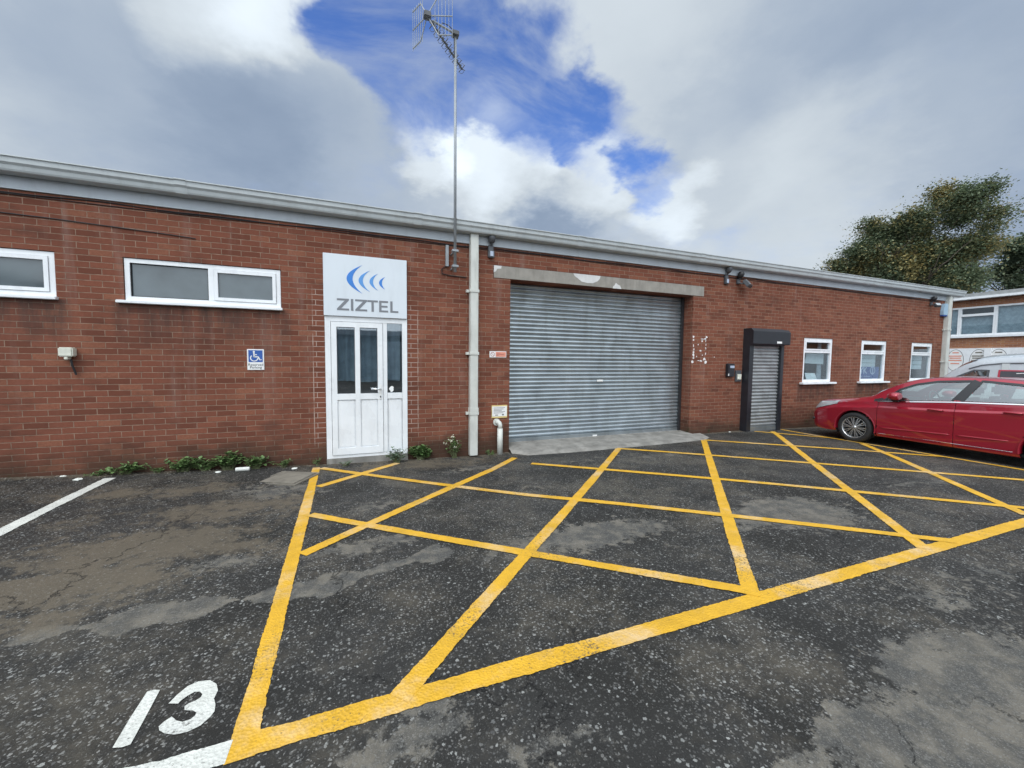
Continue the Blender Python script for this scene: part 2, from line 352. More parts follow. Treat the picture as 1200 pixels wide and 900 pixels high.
# ------------------------------------------------------------------ objects
def tag(o, label, cat, group=None):
    o['label'] = label; o['category'] = cat
    if group: o['group'] = group
    return o
def thing(name, label, cat, loc=(0, 0, 0), group=None, rotz=0.):
    o = bpy.data.objects.new(name, None); COL.objects.link(o); o.location = loc; o.rotation_euler = (0, 0, rotz); o.empty_display_size = .1
    return tag(o, label, cat, group)
def world_loc(o):
    v = Vector((0, 0, 0))
    while o: v = v+o.location; o = o.parent
    return v
def obj(name, bm, m, parent=None, smooth=False, local=False):
    """bm is in world coordinates unless local; becomes ONE mesh object"""
    bmesh.ops.recalc_face_normals(bm, faces=bm.faces[:])
    me = bpy.data.meshes.new(name)
    off = world_loc(parent) if (parent and not local) else Vector((0, 0, 0))
    o = bpy.data.objects.new(name, me)
    if parent: o.parent = parent
    elif bm.verts:
        vs = [v.co for v in bm.verts]; off = Vector(((min(v.x for v in vs)+max(v.x for v in vs))/2, (min(v.y for v in vs)+max(v.y for v in vs))/2, min(v.z for v in vs)))
        o.location = off
    if off.length: bmesh.ops.translate(bm, verts=bm.verts, vec=-off)
    bm.to_mesh(me); bm.free()
    me.materials.append(MT[m] if isinstance(m, str) else m)
    if smooth:
        for p in me.polygons: p.use_smooth = True
    COL.objects.link(o)
    return o
def struct(name, bm, m):
    me = bpy.data.meshes.new(name); bm.to_mesh(me); bm.free(); me.materials.append(MT[m])
    o = bpy.data.objects.new(name, me); COL.objects.link(o); o['kind'] = 'structure'; return o
def BM(): return bmesh.new()
def add_box(bm, x0, x1, y0, y1, z0, z1, bev=0.):
    r = bmesh.ops.create_cube(bm, size=1)
    for v in r['verts']: v.co = Vector(((x0+x1)/2+v.co.x*(x1-x0), (y0+y1)/2+v.co.y*(y1-y0), (z0+z1)/2+v.co.z*(z1-z0)))
    if bev: bmesh.ops.bevel(bm, geom=list({e for v in r['verts'] for e in v.link_edges}), offset=bev, segments=2, affect='EDGES')
    return bm
def box(*a, **k): return add_box(BM(), *a, **k)
def add_tube(bm, pts, r, n=8, caps=True):
    pts = [Vector(p) for p in pts]; rs = r if isinstance(r, (list, tuple)) else [r]*len(pts)
    rings = []; ref = None
    for i, p in enumerate(pts):
        t = (pts[min(i+1, len(pts)-1)]-pts[max(i-1, 0)]).normalized()
        if ref is None: ref = t.orthogonal().normalized()
        ref = (ref - t*ref.dot(t)).normalized(); b = t.cross(ref)
        rings.append([bm.verts.new(p+(ref*math.cos(2*math.pi*k/n)+b*math.sin(2*math.pi*k/n))*rs[i]) for k in range(n)])
    for a, b in zip(rings, rings[1:]):
        for k in range(n): bm.faces.new((a[k], a[(k+1) % n], b[(k+1) % n], b[k]))
    if caps:
        bm.faces.new(rings[0]); bm.faces.new(rings[-1])
    return bm
def tube(pts, r, n=8): return add_tube(BM(), pts, r, n)
def add_poly(bm, pts, depth):
    """flat polygon with thickness: pts (3-D, planar), depth vector"""
    a = [bm.verts.new(Vector(p)) for p in pts]; b = [bm.verts.new(Vector(p)+Vector(depth)) for p in pts]
    bm.faces.new(a); bm.faces.new(b)
    for i in range(len(a)): bm.faces.new((a[i], a[(i+1) % len(a)], b[(i+1) % len(a)], b[i]))
    return bm
def add_frame(bm, x0, x1, z0, z1, w, y0, y1, wb=None):
    """rectangular window frame in the XZ plane; members butt end to end"""
    wb = wb or w
    add_box(bm, x0, x0+w, y0, y1, z0, z1); add_box(bm, x1-w, x1, y0, y1, z0, z1)
    add_box(bm, x0+w, x1-w, y0, y1, z1-w, z1); add_box(bm, x0+w, x1-w, y0, y1, z0, z0+wb)
    return bm
def extrude_x(prof, x0, x1, closed=True, nseg=1):
    bm = BM(); rings = []
    for i in range(nseg+1):
        x = x0+(x1-x0)*i/nseg
        rings.append([bm.verts.new((x, y, z)) for y, z in prof])
    n = len(prof)
    for a, b in zip(rings, rings[1:]):
        for k in range(n if closed else n-1): bm.faces.new((a[k], a[(k+1) % n], b[(k+1) % n], b[k]))
    if closed: bm.faces.new(rings[0]); bm.faces.new(rings[-1])
    return bm
def text_bm(s, size, place, depth=.002, bold=0.):
    """place: function (u, v, w) -> world point; text centred on u=0, baseline v=0"""
    cu = bpy.data.curves.new('text', 'FONT'); cu.body = s; cu.size = size; cu.extrude = depth/2; cu.align_x = 'CENTER'; cu.offset = bold; cu.resolution_u = 3
    o = bpy.data.objects.new('text', cu); COL.objects.link(o)
    dg = bpy.context.evaluated_depsgraph_get(); me = bpy.data.meshes.new_from_object(o.evaluated_get(dg))
    bm = BM(); bm.from_mesh(me)
    for v in bm.verts: v.co = Vector(place(v.co.x, v.co.y, v.co.z))
    bpy.data.objects.remove(o); bpy.data.curves.remove(cu); bpy.data.meshes.remove(me)
    return bm

# ------------------------------------------------------------------ ground
def build_ground():
    xs = np.concatenate([[-400, -150, -60, -30, -18, -12, -9], np.arange(-7, 13.01, .06), [14, 15, 16, 18, 22, 28, 40, 80, 200, 400]])
    ys = np.concatenate([[-400, -150, -60, -25, -12, -6, -3, -1], np.arange(0, 7.2, .05), [8, 10, 14, 20, 30, 60, 150, 400]])
    # worn areas: picture positions carried to the ground, with half sizes in metres along and across
    dust = [(700, 625, .9, .35, .75), (620, 640, .6, .22, .6), (930, 600, .75, .45, .95), (880, 608, .5, .35, .6), (1150, 800, .8, .33, .9), (1040, 850, .55, .22, .8), (1180, 880, .9, .4, .9), (960, 890, .35, .12, .6), (1120, 690, 1., .35, .42),
            (500, 820, .28, .18, .5), (470, 870, .4, .15, .6), (450, 590, .8, .3, .45), (420, 640, .6, .22, .6), (640, 572, 1.0, .3, .35), (1080, 565, 1.2, .3, .4),
            (560, 550, .9, .35, .45), (720, 535, 1.5, .3, .4), (760, 535, 1.1, .3, .4), (330, 575, .7, .4, .6), (260, 660, .5, .3, .4), (880, 800, .5, .2, .3), (640, 880, .35, .12, .45)]
    brown = [(60, 690, .9, .32, .85), (170, 640, .9, .45, .8), (280, 640, .6, .35, .5), (250, 600, .9, .4, .6), (200, 575, 1.2, .3, .55), (40, 730, .4, .2, .6), (500, 543, 1.5, .5, .6), (330, 590, .5, .4, .55), (100, 610, .6, .3, .35)]
    def field(L, X, Y):
        a = np.zeros_like(X)
        for px, py, sx, sy, amp in L:
            c = G(px, py); a = np.maximum(a, amp*np.exp(-((X-c.x)/sx)**2-((Y-c.y)/sy)**2))
        return a
    X, Y = np.meshgrid(xs, ys)
    D = field(dust, X, Y); B = field(brown, X, Y)
    B = np.maximum(B, np.where(Y < 6.6, .62*np.exp(-((6.5-Y)/.16)**2), 0))
    # pale tar seam across the bays
    A_, B_ = G(20, 748), G(372, 688); C_ = G(520, 645)
    for P0, P1 in ((A_, B_), (B_, C_)):
        d = np.array([P1.x-P0.x, P1.y-P0.y]); L2 = (d**2).sum(); t = ((X-P0.x)*d[0]+(Y-P0.y)*d[1])/L2
        wob = .05*np.sin(X*7)+.03*np.sin(X*17+1)
        q = np.abs((X-P0.x)*(-d[1])+(Y-P0.y)*d[0])/math.sqrt(L2)+wob
        D = np.maximum(D, np.where((t > -.02) & (t < 1.02), 1.25*np.exp(-(q/.085)**2), 0))
    bm = BM(); grid = []
    for j, y in enumerate(ys): grid.append([bm.verts.new((x, y, gz(x, y))) for x in xs])
    for j in range(len(ys)-1):
        for i in range(len(xs)-1): bm.faces.new((grid[j][i], grid[j][i+1], grid[j+1][i+1], grid[j+1][i]))
    o = struct('ground', bm, 'asphalt')
    for nm, F in (('dust', D), ('brown', B)):
        a = o.data.attributes.new(nm, 'FLOAT', 'POINT'); a.data.foreach_set('value', F.astype(np.float32).ravel())
    for p in o.data.polygons: p.use_smooth = True
build_ground()

def strip(bm, A, B, w, lift, seed=0., w2=None, jag=.005):
    A, B = Vector(A[:2]), Vector(B[:2]); d = B-A; L = d.length; n = max(2, int(L/.012)); d.normalize(); nr = Vector((-d.y, d.x)); prev = None
    for i in range(n+1):
        t = i/n; p = A.lerp(B, t); ww = w+((w2 or w)-w)*t
        j1 = mnoise.noise((p.x*22+seed, p.y*22, 1.))*jag+mnoise.noise((p.x*70+seed, p.y*70, 3.))*jag+mnoise.noise((p.x*3+seed, p.y*3, 5.))*.006; j2 = mnoise.noise((p.x*22+seed, p.y*22, 9.))*jag+mnoise.noise((p.x*70+seed, p.y*70, 7.))*jag+mnoise.noise((p.x*3+seed, p.y*3, 5.))*.006
        a = p+nr*(ww/2+j1); b = p-nr*(ww/2+j2)
        cur = (bm.verts.new((a.x, a.y, gz(a.x, a.y)+lift)), bm.verts.new((b.x, b.y, gz(b.x, b.y)+lift)))
        if prev: bm.faces.new((prev[0], prev[1], cur[1], cur[0]))
        prev = cur
    return bm
def up_faces(bm):
    for f in bm.faces:
        f.normal_update()
        if f.normal.z < 0: f.normal_flip()
def flat_obj(name, bm, m, label, cat):
    up_faces(bm); vs = [v.co for v in bm.verts]
    off = Vector((sum(v.x for v in vs)/len(vs), sum(v.y for v in vs)/len(vs), 0)); bmesh.ops.translate(bm, verts=bm.verts, vec=-off)
    me = bpy.data.meshes.new(name); bm.to_mesh(me); bm.free(); me.materials.append(MT[m]); o = bpy.data.objects.new(name, me); o.location = off; COL.objects.link(o)
    return tag(o, label, cat)
def build_markings():
    bm = BM()
    XL, XR, Y0, Y1 = -.43, 9.27, 1.76, 6.27
    strip(bm, (-.515, 6.31), (-.43, 1.73), .095, .004, 1)                       # left border
    strip(bm, (-.39, 1.79), (9.3, 1.69), .112, .0048, 2)                     # near border
    strip(bm, (9.40, 6.38), (9.20, 1.75), .095, .0056, 3)                       # far right border
    for i, (a, b) in enumerate([((.172, 1.80), (4.45, 5.94)), ((-.40, 3.48), (2.46, 6.05)), ((-.42, 5.34), (.612, 6.284))]):
        strip(bm, a, b, .105, .0064+.0001*i, 10+i)
    for i, (a, b) in enumerate([((2.446, 1.80), (6.483, 5.93)), ((4.44, 1.76), (8.85, 6.2)), ((6.45, 1.79), (9.25, 4.68))]):
        strip(bm, a, b, .105, .0064+.0001*i+.0004, 20+i)
    for i, (a, b) in enumerate([((-.45, 6.25), (4.87, 1.75)), ((-.42, 4.38), (2.46, 1.86)), ((2.56, 5.6), (6.93, 1.75)), ((4.42, 5.95), (8.6, 2.2)), ((6.5, 5.95), (9.25, 3.52)), ((8.40, 6.30), (9.35, 5.30))]):
        strip(bm, a, b, .10, .0076+.0001*i, 30+i)
    flat_obj('keep_clear_box', bm, 'yellow', 'yellow cross-hatched keep clear box painted on the asphalt before the doors', 'road marking')
    bm = strip(BM(), (-2.77, 6.25), (-2.83, 3.2), .11, .004, 50)
    flat_obj('bay_line', bm, 'white_line', 'white bay line running out from the brick wall, at the left edge', 'road marking')
    bm = strip(BM(), (-.475, 1.785), (-3.2, 1.86), .10, .0044, 60)
    flat_obj('bay_line', bm, 'white_line', 'white line closing the numbered bay beside the yellow box corner', 'road marking')
    def px4(L): return [G(x/4., 780+y/4., .0045) for x, y in L]
    bm = BM(); bm.faces.new([bm.verts.new(p) for p in px4([(750, 118), (722, 117), (690, 126), (610, 250), (527, 390), (570, 388), (612, 374), (680, 250)])])
    three = [(790, 182), (830, 141), (880, 100), (930, 78), (985, 72), (1015, 90), (1022, 120), (1003, 158), (1010, 185), (1006, 218), (985, 245), (940, 285), (880, 315), (820, 328), (770, 322), (747, 308), (744, 290),
             (770, 266), (805, 243), (828, 262), (855, 268), (892, 256), (915, 238), (921, 224), (905, 215), (866, 213), (865, 195), (885, 181), (917, 168), (942, 152), (949, 138), (938, 126), (912, 127), (880, 145), (850, 166), (835, 182)]
    bm.faces.new([bm.verts.new(p) for p in px4(three)])
    bmesh.ops.triangulate(bm, faces=bm.faces[:])
    flat_obj('bay_number', bm, 'white_line', 'white number 13 painted on the asphalt near the yellow box corner', 'road marking')
build_markings()

def build_ramp():
    """concrete apron before the big shutter, rising to its sill"""
    bm = BM(); nx, ny = 40, 12; g = []
    front = [(2.50, 6.36), (2.70, 6.12), (3.6, 5.99), (5.1, 5.93), (6.69, 5.96), (6.95, 6.35)]
    for i in range(nx+1):
        x = 2.53+(6.66-2.53)*i/nx
        yf = float(np.interp(x, [2.53, 2.72, 3.6, 5.1, 6.4, 6.66], [6.36, 6.12, 6.0, 5.93, 5.95, 6.0])); row = []
        for j in range(ny+1):
            y = yf+(6.80-yf)*j/ny; t = j/ny
            z = gz(x, min(y, 6.3))*(1-t)+t*.03+.006+.02*min(1, t*6)
            row.append(bm.verts.new((x, y, z)))
        row.insert(0, bm.verts.new((x, yf, gz(x, yf)-.05)))
        g.append(row)
    for i in range(nx):
        for j in range(ny+1): bm.faces.new((g[i][j], g[i+1][j], g[i+1][j+1], g[i][j+1]))
    # right-hand flare outside the opening
    f = [(6.66, 6.0), (6.80, 6.08), (6.99, 6.50), (6.66, 6.50)]
    tri = [bm.verts.new((x, y, gz(x, y)+(.012 if k < 2 else .02))) for k, (x, y) in enumerate(f)]; bm.faces.new(tri)
    up_faces(bm)
    struct('concrete_apron', bm, 'concrete')
build_ramp()

# ------------------------------------------------------------------ the long brick building
Z_FAS = 3.455
WIN = [(-5.02, -3.29, 2.25, 2.79), (-2.66, -.935, 2.25, 2.79)]
DOOR = (-.389, .793, -.06, 2.20)
ROLL = (2.53, 6.66, -.30, 2.94)
SEC = (8.30, 9.18, -.30, 2.0)
WIN_R = [(10.25, 11.36, 1.078, 2.172), (12.56, 13.70, 1.078, 2.172), (14.93, 16.03, 1.078, 2.172)]
XA, XB, YB = -9.0, 17.0, 16.0
bld = thing('brick_building', 'long single-storey red brick unit with grey fascia, roller shutter and white door', 'building', (4, WALL, 0))
def build_wall():
    bm = BM()
    ops = WIN+[DOOR, ROLL, SEC]+WIN_R
    xs = sorted({XA, XB, *[a for o in ops for a in o[:2]]}); zs = sorted({-.4, Z_FAS+.3, *[min(max(a, -.4), 3.7) for o in ops for a in o[2:]]})
    def inside(x, z): return any(o[0] < x < o[1] and o[2] < z < o[3] for o in ops)
    def q(*p): bm.faces.new([bm.verts.new(v) for v in p])
    for a, b in zip(xs, xs[1:]):
        for c, d in zip(zs, zs[1:]):
            if not inside((a+b)/2, (c+d)/2):
                q((a, WALL, c), (b, WALL, c), (b, WALL, d), (a, WALL, d))
    D = .30
    for o in ops:
        x0, x1, z0, z1 = o; y1 = WALL+D
        q((x0, WALL, z0), (x0, y1, z0), (x0, y1, z1), (x0, WALL, z1)); q((x1, WALL, z0), (x1, y1, z0), (x1, y1, z1), (x1, WALL, z1))
        q((x0, WALL, z1), (x1, WALL, z1), (x1, y1, z1), (x0, y1, z1)); q((x0, WALL, z0), (x1, WALL, z0), (x1, y1, z0), (x0, y1, z0))
    h = Z_FAS+.3
    q((XB, WALL, -.4), (XB, YB, -.4), (XB, YB, h), (XB, WALL, h)); q((XA, WALL, -.4), (XA, YB, -.4), (XA, YB, h), (XA, WALL, h)); q((XA, YB, -.4), (XB, YB, -.4), (XB, YB, h), (XA, YB, h))
    bmesh.ops.remove_doubles(bm, verts=bm.verts, dist=.0005)
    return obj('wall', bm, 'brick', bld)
wall_o = build_wall()
obj('fascia', box(XA, 16.86, 6.475, 6.497, Z_FAS, 3.70), 'fascia', bld)
gp = [(6.465, 3.60), (6.35, 3.60), (6.335, 3.607), (6.325, 3.625), (6.315, 3.665), (6.293, 3.69), (6.288, 3.745), (6.272, 3.748), (6.272, 3.76), (6.30, 3.76), (6.30, 3.70), (6.40, 3.68), (6.465, 3.76)]
gut = obj('gutter', extrude_x(gp, XA, 17.2), 'gutter', bld)
for px in (212, 490, 682, 826):
    x = PY(px, 240+.02*px, 6.29).x
    p2 = [(y-.006 if y < 6.40 else y, z-.005 if z < 3.62 else z+.004) for y, z in gp]
    obj('gutter_joint', extrude_x(p2, x-.06, x+.06), 'gutter', gut)
rb = BM(); add_box(rb, XA, 17.1, 6.47, YB, 3.705, 3.79)
obj('roof', rb, 'roof', bld)
# concrete lintel with broken paint
lt = obj('lintel', box(2.22, 6.95, 6.494, 6.80, 2.942, 3.158, bev=.006), 'lintel', bld)
def patch(cx, cz, pts, m='plaster'):
    b = BM(); add_poly(b, [(cx+x, 6.4915, cz+z) for x, z in pts], (0, .004, 0)); return obj('bare_patch', b, m, lt)
p = PY(688, 330); patch(p.x, 3.155, [(-.30, -.004), (-.27, -.05), (-.20, -.09), (-.12, -.14), (0, -.155), (.12, -.15), (.22, -.11), (.27, -.06), (.285, -.004)])
p = PY(725, 334); patch(p.x, 2.945, [(-.14, 0), (-.13, .04), (-.10, .06), (-.07, .11), (-.02, .075), (.03, .06), (.06, 0)])
patch(2.225, 3.155, [(0, -.004), (.14, -.004), (.13, -.05), (.06, -.06), (.04, -.10), (.0, -.12)])
# big roller shutter
def lath_profile(z0, z1, y, pitch, bulge):
    out = []; z = z0
    rj = random.Random(4)
    while z < z1-1e-6:
        zt = min(z+pitch, z1); y0_ = y; y = y+rj.uniform(-.002, .002)
        for k in range(7):
            t = k/7.; out.append((y-bulge*math.sin(math.pi*min(1, t/.84))**.8 if t < .84 else y+.004, z+(zt-z)*t))
        z = zt; y = y0_
    out.append((y, z1)); return out
sh = obj('roller_shutter', extrude_x(lath_profile(.12, 2.96, 6.795, .0765, .018), 2.535, 6.655, closed=False), 'steel', bld)
bb = BM(); add_box(bb, 2.56, 6.63, 6.765, 6.80, .035, .118, bev=.006); obj('bottom_rail', bb, 'steel', sh)
for x in (2.537, 6.60):
    obj('guide_rail', box(x, x+.055, 6.735, 6.772, .03, 2.94), 'plastic', sh)
px = PY(703, 446, 6.77); obj('lock_plate', box(px.x-.07, px.x+.07, 6.762, 6.775, px.z-.02, px.z+.02, bev=.003), 'white', sh)
px = PY(697, 510.5, 6.76); obj('lock_plate', box(px.x-.05, px.x+.05, 6.755, 6.766, px.z-.018, px.z+.018, bev=.003), 'white', sh)
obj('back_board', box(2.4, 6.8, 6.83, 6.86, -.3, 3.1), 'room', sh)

# white windows
def pane_obj(x0, x1, y, z0, z1, m, parent): return obj('pane', box(x0, x1, y, y+.006, z0, z1), m, parent)
def left_window(o):
    x0, x1, z0, z1 = o; e = .008
    w = obj('window', add_frame(BM(), x0+e, x1-e, z0+e, z1-e, .052, 6.515, 6.575), 'upvc', bld)
    xm = x0+(x1-x0)*.525
    b = BM(); add_box(b, xm-.03, xm+.03, 6.512, 6.574, z0+.06, z1-.06); obj('mullion', b, 'upvc', w)
    a = obj('sash', add_frame(BM(), xm+.034, x1-.064, z0+.064, z1-.064, .042, 6.503, 6.56), 'upvc', w)
    for k, (p0, p1, y) in enumerate([(x0+.05, xm-.02, 6.548), (xm+.06, x1-.09, 6.535)]): pane_obj(p0, p1, y, z0+.05 if k == 0 else z0+.09, z1-.05 if k == 0 else z1-.09, 'frost', w)
    g = BM(); add_frame(g, x0+.058, xm-.03, z0+.058, z1-.058, .011, 6.53, 6.547); obj('gasket', g, 'rubber', w)
    sb = BM(); add_box(sb, x0-.065, x1+.018, 6.44, 6.52, z0-.032, z0+.004, bev=.005); obj('sill', sb, 'upvc', w)
for o in WIN: left_window(o)
def right_window(o, k):
    x0, x1, z0, z1 = o; e = .006; H = z1-z0
    w = obj('window', add_frame(BM(), x0+e, x1-e, z0+e, z1-e, .06, 6.515, 6.58), 'upvc', bld)
    zt = z1-H*.285
    b = BM(); add_box(b, x0+.064, x1-.064, 6.513, 6.578, zt-.05, zt+.01); obj('transom', b, 'upvc', w)
    obj('sash', add_frame(BM(), x0+.068, x1-.068, zt+.012, z1-.068, .034, 6.503, 6.56), 'upvc', w)
    pane_obj(x0+.09, x1-.09, 6.54, zt+.03, z1-.09, 'glass', w); pane_obj(x0+.05, x1-.05, 6.55, z0+.05, zt-.04, 'glass', w)
    sb = BM(); add_box(sb, x0-.10, x1+.09, 6.41, 6.52, z0-.045, z0+.002, bev=.005); obj('sill', sb, 'upvc', w)
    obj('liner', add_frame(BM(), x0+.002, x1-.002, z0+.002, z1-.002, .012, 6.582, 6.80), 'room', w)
    # pale panels inside, standing in for the reflection of a light facade
    if k == 0:
        b = BM(); add_poly(b, [(x0+.34, 6.64, zt-.06), (x1-.10, 6.64, zt-.06), (x1-.10, 6.64, zt-.33), (x0+.27, 6.64, zt-.31)], (0, .01, 0)); obj('pale_panel', b, 'pale_panel', w)
        for fx0, fx1, m in ((x0+.06, x0+.20, 'drape'), (x1-.25, x1-.09, 'drape')):
            pr = []; n = 24; b = BM(); rows = []
            for i in range(n+1):
                t = i/n; x = fx0+(fx1-fx0)*t
                rows.append((b.verts.new((x, 6.70+.02*math.sin(t*19), z0)), b.verts.new((x*.6+.4*((fx0+fx1)/2 + (.04 if fx0 < x0+.1 else -.05)), 6.70+.02*math.sin(t*19+.4), z1))))
            for a, c in zip(rows, rows[1:]): b.faces.new((a[0], c[0], c[1], a[1]))
            obj('curtain', b, m, w, smooth=True)
    else:
        zb = z0+(zt-z0)*(.50 if k == 1 else .42); b = BM(); nseg = 3
        for i in range(nseg):
            a = zb+(zt-.06-zb)*i/nseg; c = zb+(zt-.06-zb)*(i+1)/nseg-.008
            add_box(b, x0+.05, x1-.20, 6.64, 6.65, a, c)
        obj('pale_panel', b, 'pale_panel', w)
    return w
wr = [right_window(o, k) for k, o in enumerate(WIN_R)]
# room behind the right-hand windows and the door
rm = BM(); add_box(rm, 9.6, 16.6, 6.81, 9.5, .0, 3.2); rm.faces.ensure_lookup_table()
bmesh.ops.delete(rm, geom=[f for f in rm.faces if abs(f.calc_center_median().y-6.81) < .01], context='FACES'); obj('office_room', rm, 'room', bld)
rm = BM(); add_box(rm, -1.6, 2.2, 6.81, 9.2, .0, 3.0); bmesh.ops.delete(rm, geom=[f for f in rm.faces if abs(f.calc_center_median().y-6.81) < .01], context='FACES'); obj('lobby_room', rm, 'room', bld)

# white entrance door with side light
def build_door():
    x0, x1, z0, z1 = DOOR; z0 = .052
    d = obj('door', add_frame(BM(), x0+.004, x1-.004, z0, 2.178, .075, 6.49, 6.56, wb=.045), 'upvc', bld)
    xs = x0+(x1-x0)*.715
    b = BM(); add_box(b, xs-.03, xs+.03, 6.488, 6.558, z0+.05, 2.10); obj('mullion', b, 'upvc', d)
    def leaf(name, a, c, zb, zt, zmid, cols, y):
        bm = BM(); s = .075
        add_frame(bm, a, c, zb, zt, s, y, y+.05, wb=.10)
        add_box(bm, a+s, c-s, y, y+.05, zmid-.045, zmid+.045)
        xm = [a+s+(c-a-2*s)*i/cols for i in range(cols+1)]
        for q in xm[1:-1]:
            add_box(bm, q-.035, q+.035, y, y+.05, zb+.10, zmid-.045); add_box(bm, q-.035, q+.035, y, y+.05, zmid+.045, zt-s)
        lf = obj(name, bm, 'upvc', d)
        for i in range(cols):
            l, r = xm[i]+(.035 if i else 0), xm[i+1]-(.035 if i < cols-1 else 0)
            pane_obj(l, r, y+.022, zmid+.045, zt-s, 'glass_door', d)
            pb = BM(); add_box(pb, l+.012, r-.012, y+.012, y+.035, zb+.112, zmid-.057, bev=.006); add_box(pb, l, r, y+.024, y+.04, zb+.10, zmid-.045); obj('lower_panel', pb, 'upvc', d)
            gk = BM(); add_frame(gk, l, r, zmid+.045, zt-s, .008, y+.012, y+.021); obj('gasket', gk, 'grey_dark', d)
        return lf
    lf = leaf('door_leaf', x0+.085, xs-.036, z0+.05, 2.096, .98, 2, 6.475)
    hx = xs-.075
    hb = BM(); add_box(hb, hx-.018, hx+.018, 6.466, 6.474, .93, 1.16, bev=.004); obj('handle_plate', hb, 'white', d)
    hb = BM(); add_tube(hb, [(hx, 6.468, 1.09), (hx, 6.42, 1.09), (hx-.03, 6.412, 1.09), (hx-.14, 6.414, 1.095)], .011); obj('door_handle', hb, 'chrome', d, smooth=True)
    hb = BM(); add_box(hb, hx-.008, hx+.008, 6.461, 6.467, .955, .985, bev=.002); obj('keyhole', hb, 'grey_dark', d)
    # side light: fixed, glass over a panel
    a, c = xs+.034, x1-.082; bm = BM(); add_box(bm, a, c, 6.492, 6.55, .935, 1.025)
    sl_ = obj('side_light', bm, 'upvc', d)
    pane_obj(a, c, 6.515, 1.025, 2.10, 'glass_door', d)
    pb = BM(); add_box(pb, a+.012, c-.012, 6.505, 6.53, .115, .92, bev=.006); add_box(pb, a, c, 6.518, 6.535, z0+.045, .935); obj('lower_panel', pb, 'upvc', d)
    st = BM(); cc = Vector((a+.06, 6.512, 1.085)); pts = [(cc.x+.035*math.cos(t*math.pi/5)*(1.15 if t % 2 else .8), cc.y, cc.z+.045*math.sin(t*math.pi/5)*(1.1 if t % 3 else .85)) for t in range(10)]
    add_poly(st, pts, (0, .002, 0)); obj('sticker', st, 'white', d)
    # net curtains hanging behind the glass
    b = BM(); rows = []; n = 60
    for i in range(n+1):
        t = i/n; x = x0+.1+(x1-x0-.2)*t; y = 6.66+.018*math.sin(t*55)+.012*math.sin(t*23+1)
        rows.append((b.verts.new((x, y, 1.20+.012*math.sin(t*9+.3))), b.verts.new((x, y, 2.15))))
    for p, q in zip(rows, rows[1:]): b.faces.new((p[0], q[0], q[1], p[1]))
    obj('net_curtain', b, 'drape', d, smooth=True)
    obj('threshold', box(x0+.002, x1-.002, 6.47, 6.62, -.10, .049), 'concrete', d)
build_door()

# narrow security shutter over the second door
def build_security():
    L, Rr, Yf = 8.17, 9.30, 6.33
    lp = lath_profile(.10, 1.96, Yf+.07, .0775, .022)
    s = obj('security_shutter', extrude_x(lp, L+.136, Rr-.101, closed=False), 'steel2', bld)
    for a, b in ((L, L+.135), (Rr-.10, Rr)):
        bm = BM(); add_box(bm, a, b, Yf, 6.498, -.04, 1.945, bev=.004); obj('guide_rail', bm, 'black', s)
    bm = BM(); add_box(bm, L+.14, Rr-.105, Yf+.04, Yf+.08, -.015, .098, bev=.006); obj('bottom_rail', bm, 'steel', s)
    # hood: a folded box, chamfered below and above
    hp = [(6.498, 1.94), (6.28, 1.94), (6.25, 1.975), (6.25, 2.25), (6.31, 2.315), (6.498, 2.315)]
    hood = obj('shutter_box', extrude_x(hp, L, 9.22), 'black', s)
    hp2 = [(6.498, 1.96), (6.27, 1.96), (6.258, 1.985), (6.258, 2.245), (6.315, 2.305), (6.498, 2.305)]
    obj('end_cap', extrude_x(hp2, 9.223, 9.39), 'black', s)
    bm = BM(); add_box(bm, 8.93, 9.09, 6.2465, 6.249, 1.99, 2.035); obj('maker_plate', bm, 'white', s)
build_security()

# downpipes
def downpipe(x, w, ybot, ztop, zbot, brackets):
    d = obj('downpipe', box(x-w/2, x+w/2, 6.39, 6.39+w*.8, zbot, ztop, bev=.008), 'pipe', bld)
    for zb in brackets:
        b = BM(); add_box(b, x-w/2-.012, x+w/2+.012, 6.38, 6.497, zb-.025, zb+.025, bev=.004); add_box(b, x-w/2-.055, x-w/2-.0125, 6.45, 6.498, zb-.022, zb+.022); obj('bracket', b, 'pipe', d)
    return d
mx = PY(555.8, 400, 6.40).x
dp = downpipe(mx, .135, 0, 3.605, -.055, [PY(545, y, 6.40).z for y in (340, 414, 485)])
b = BM(); add_box(b, mx-.075, mx+.075, 6.382, 6.51, PY(555, 485, 6.4).z+.03, PY(555, 485, 6.4).z+.10, bev=.004); obj('collar', b, 'pipe', dp)
downpipe(16.62, .17, 0, 3.605, -.12, [PX(1116, y, 16.5).z for y in (386, 424)])

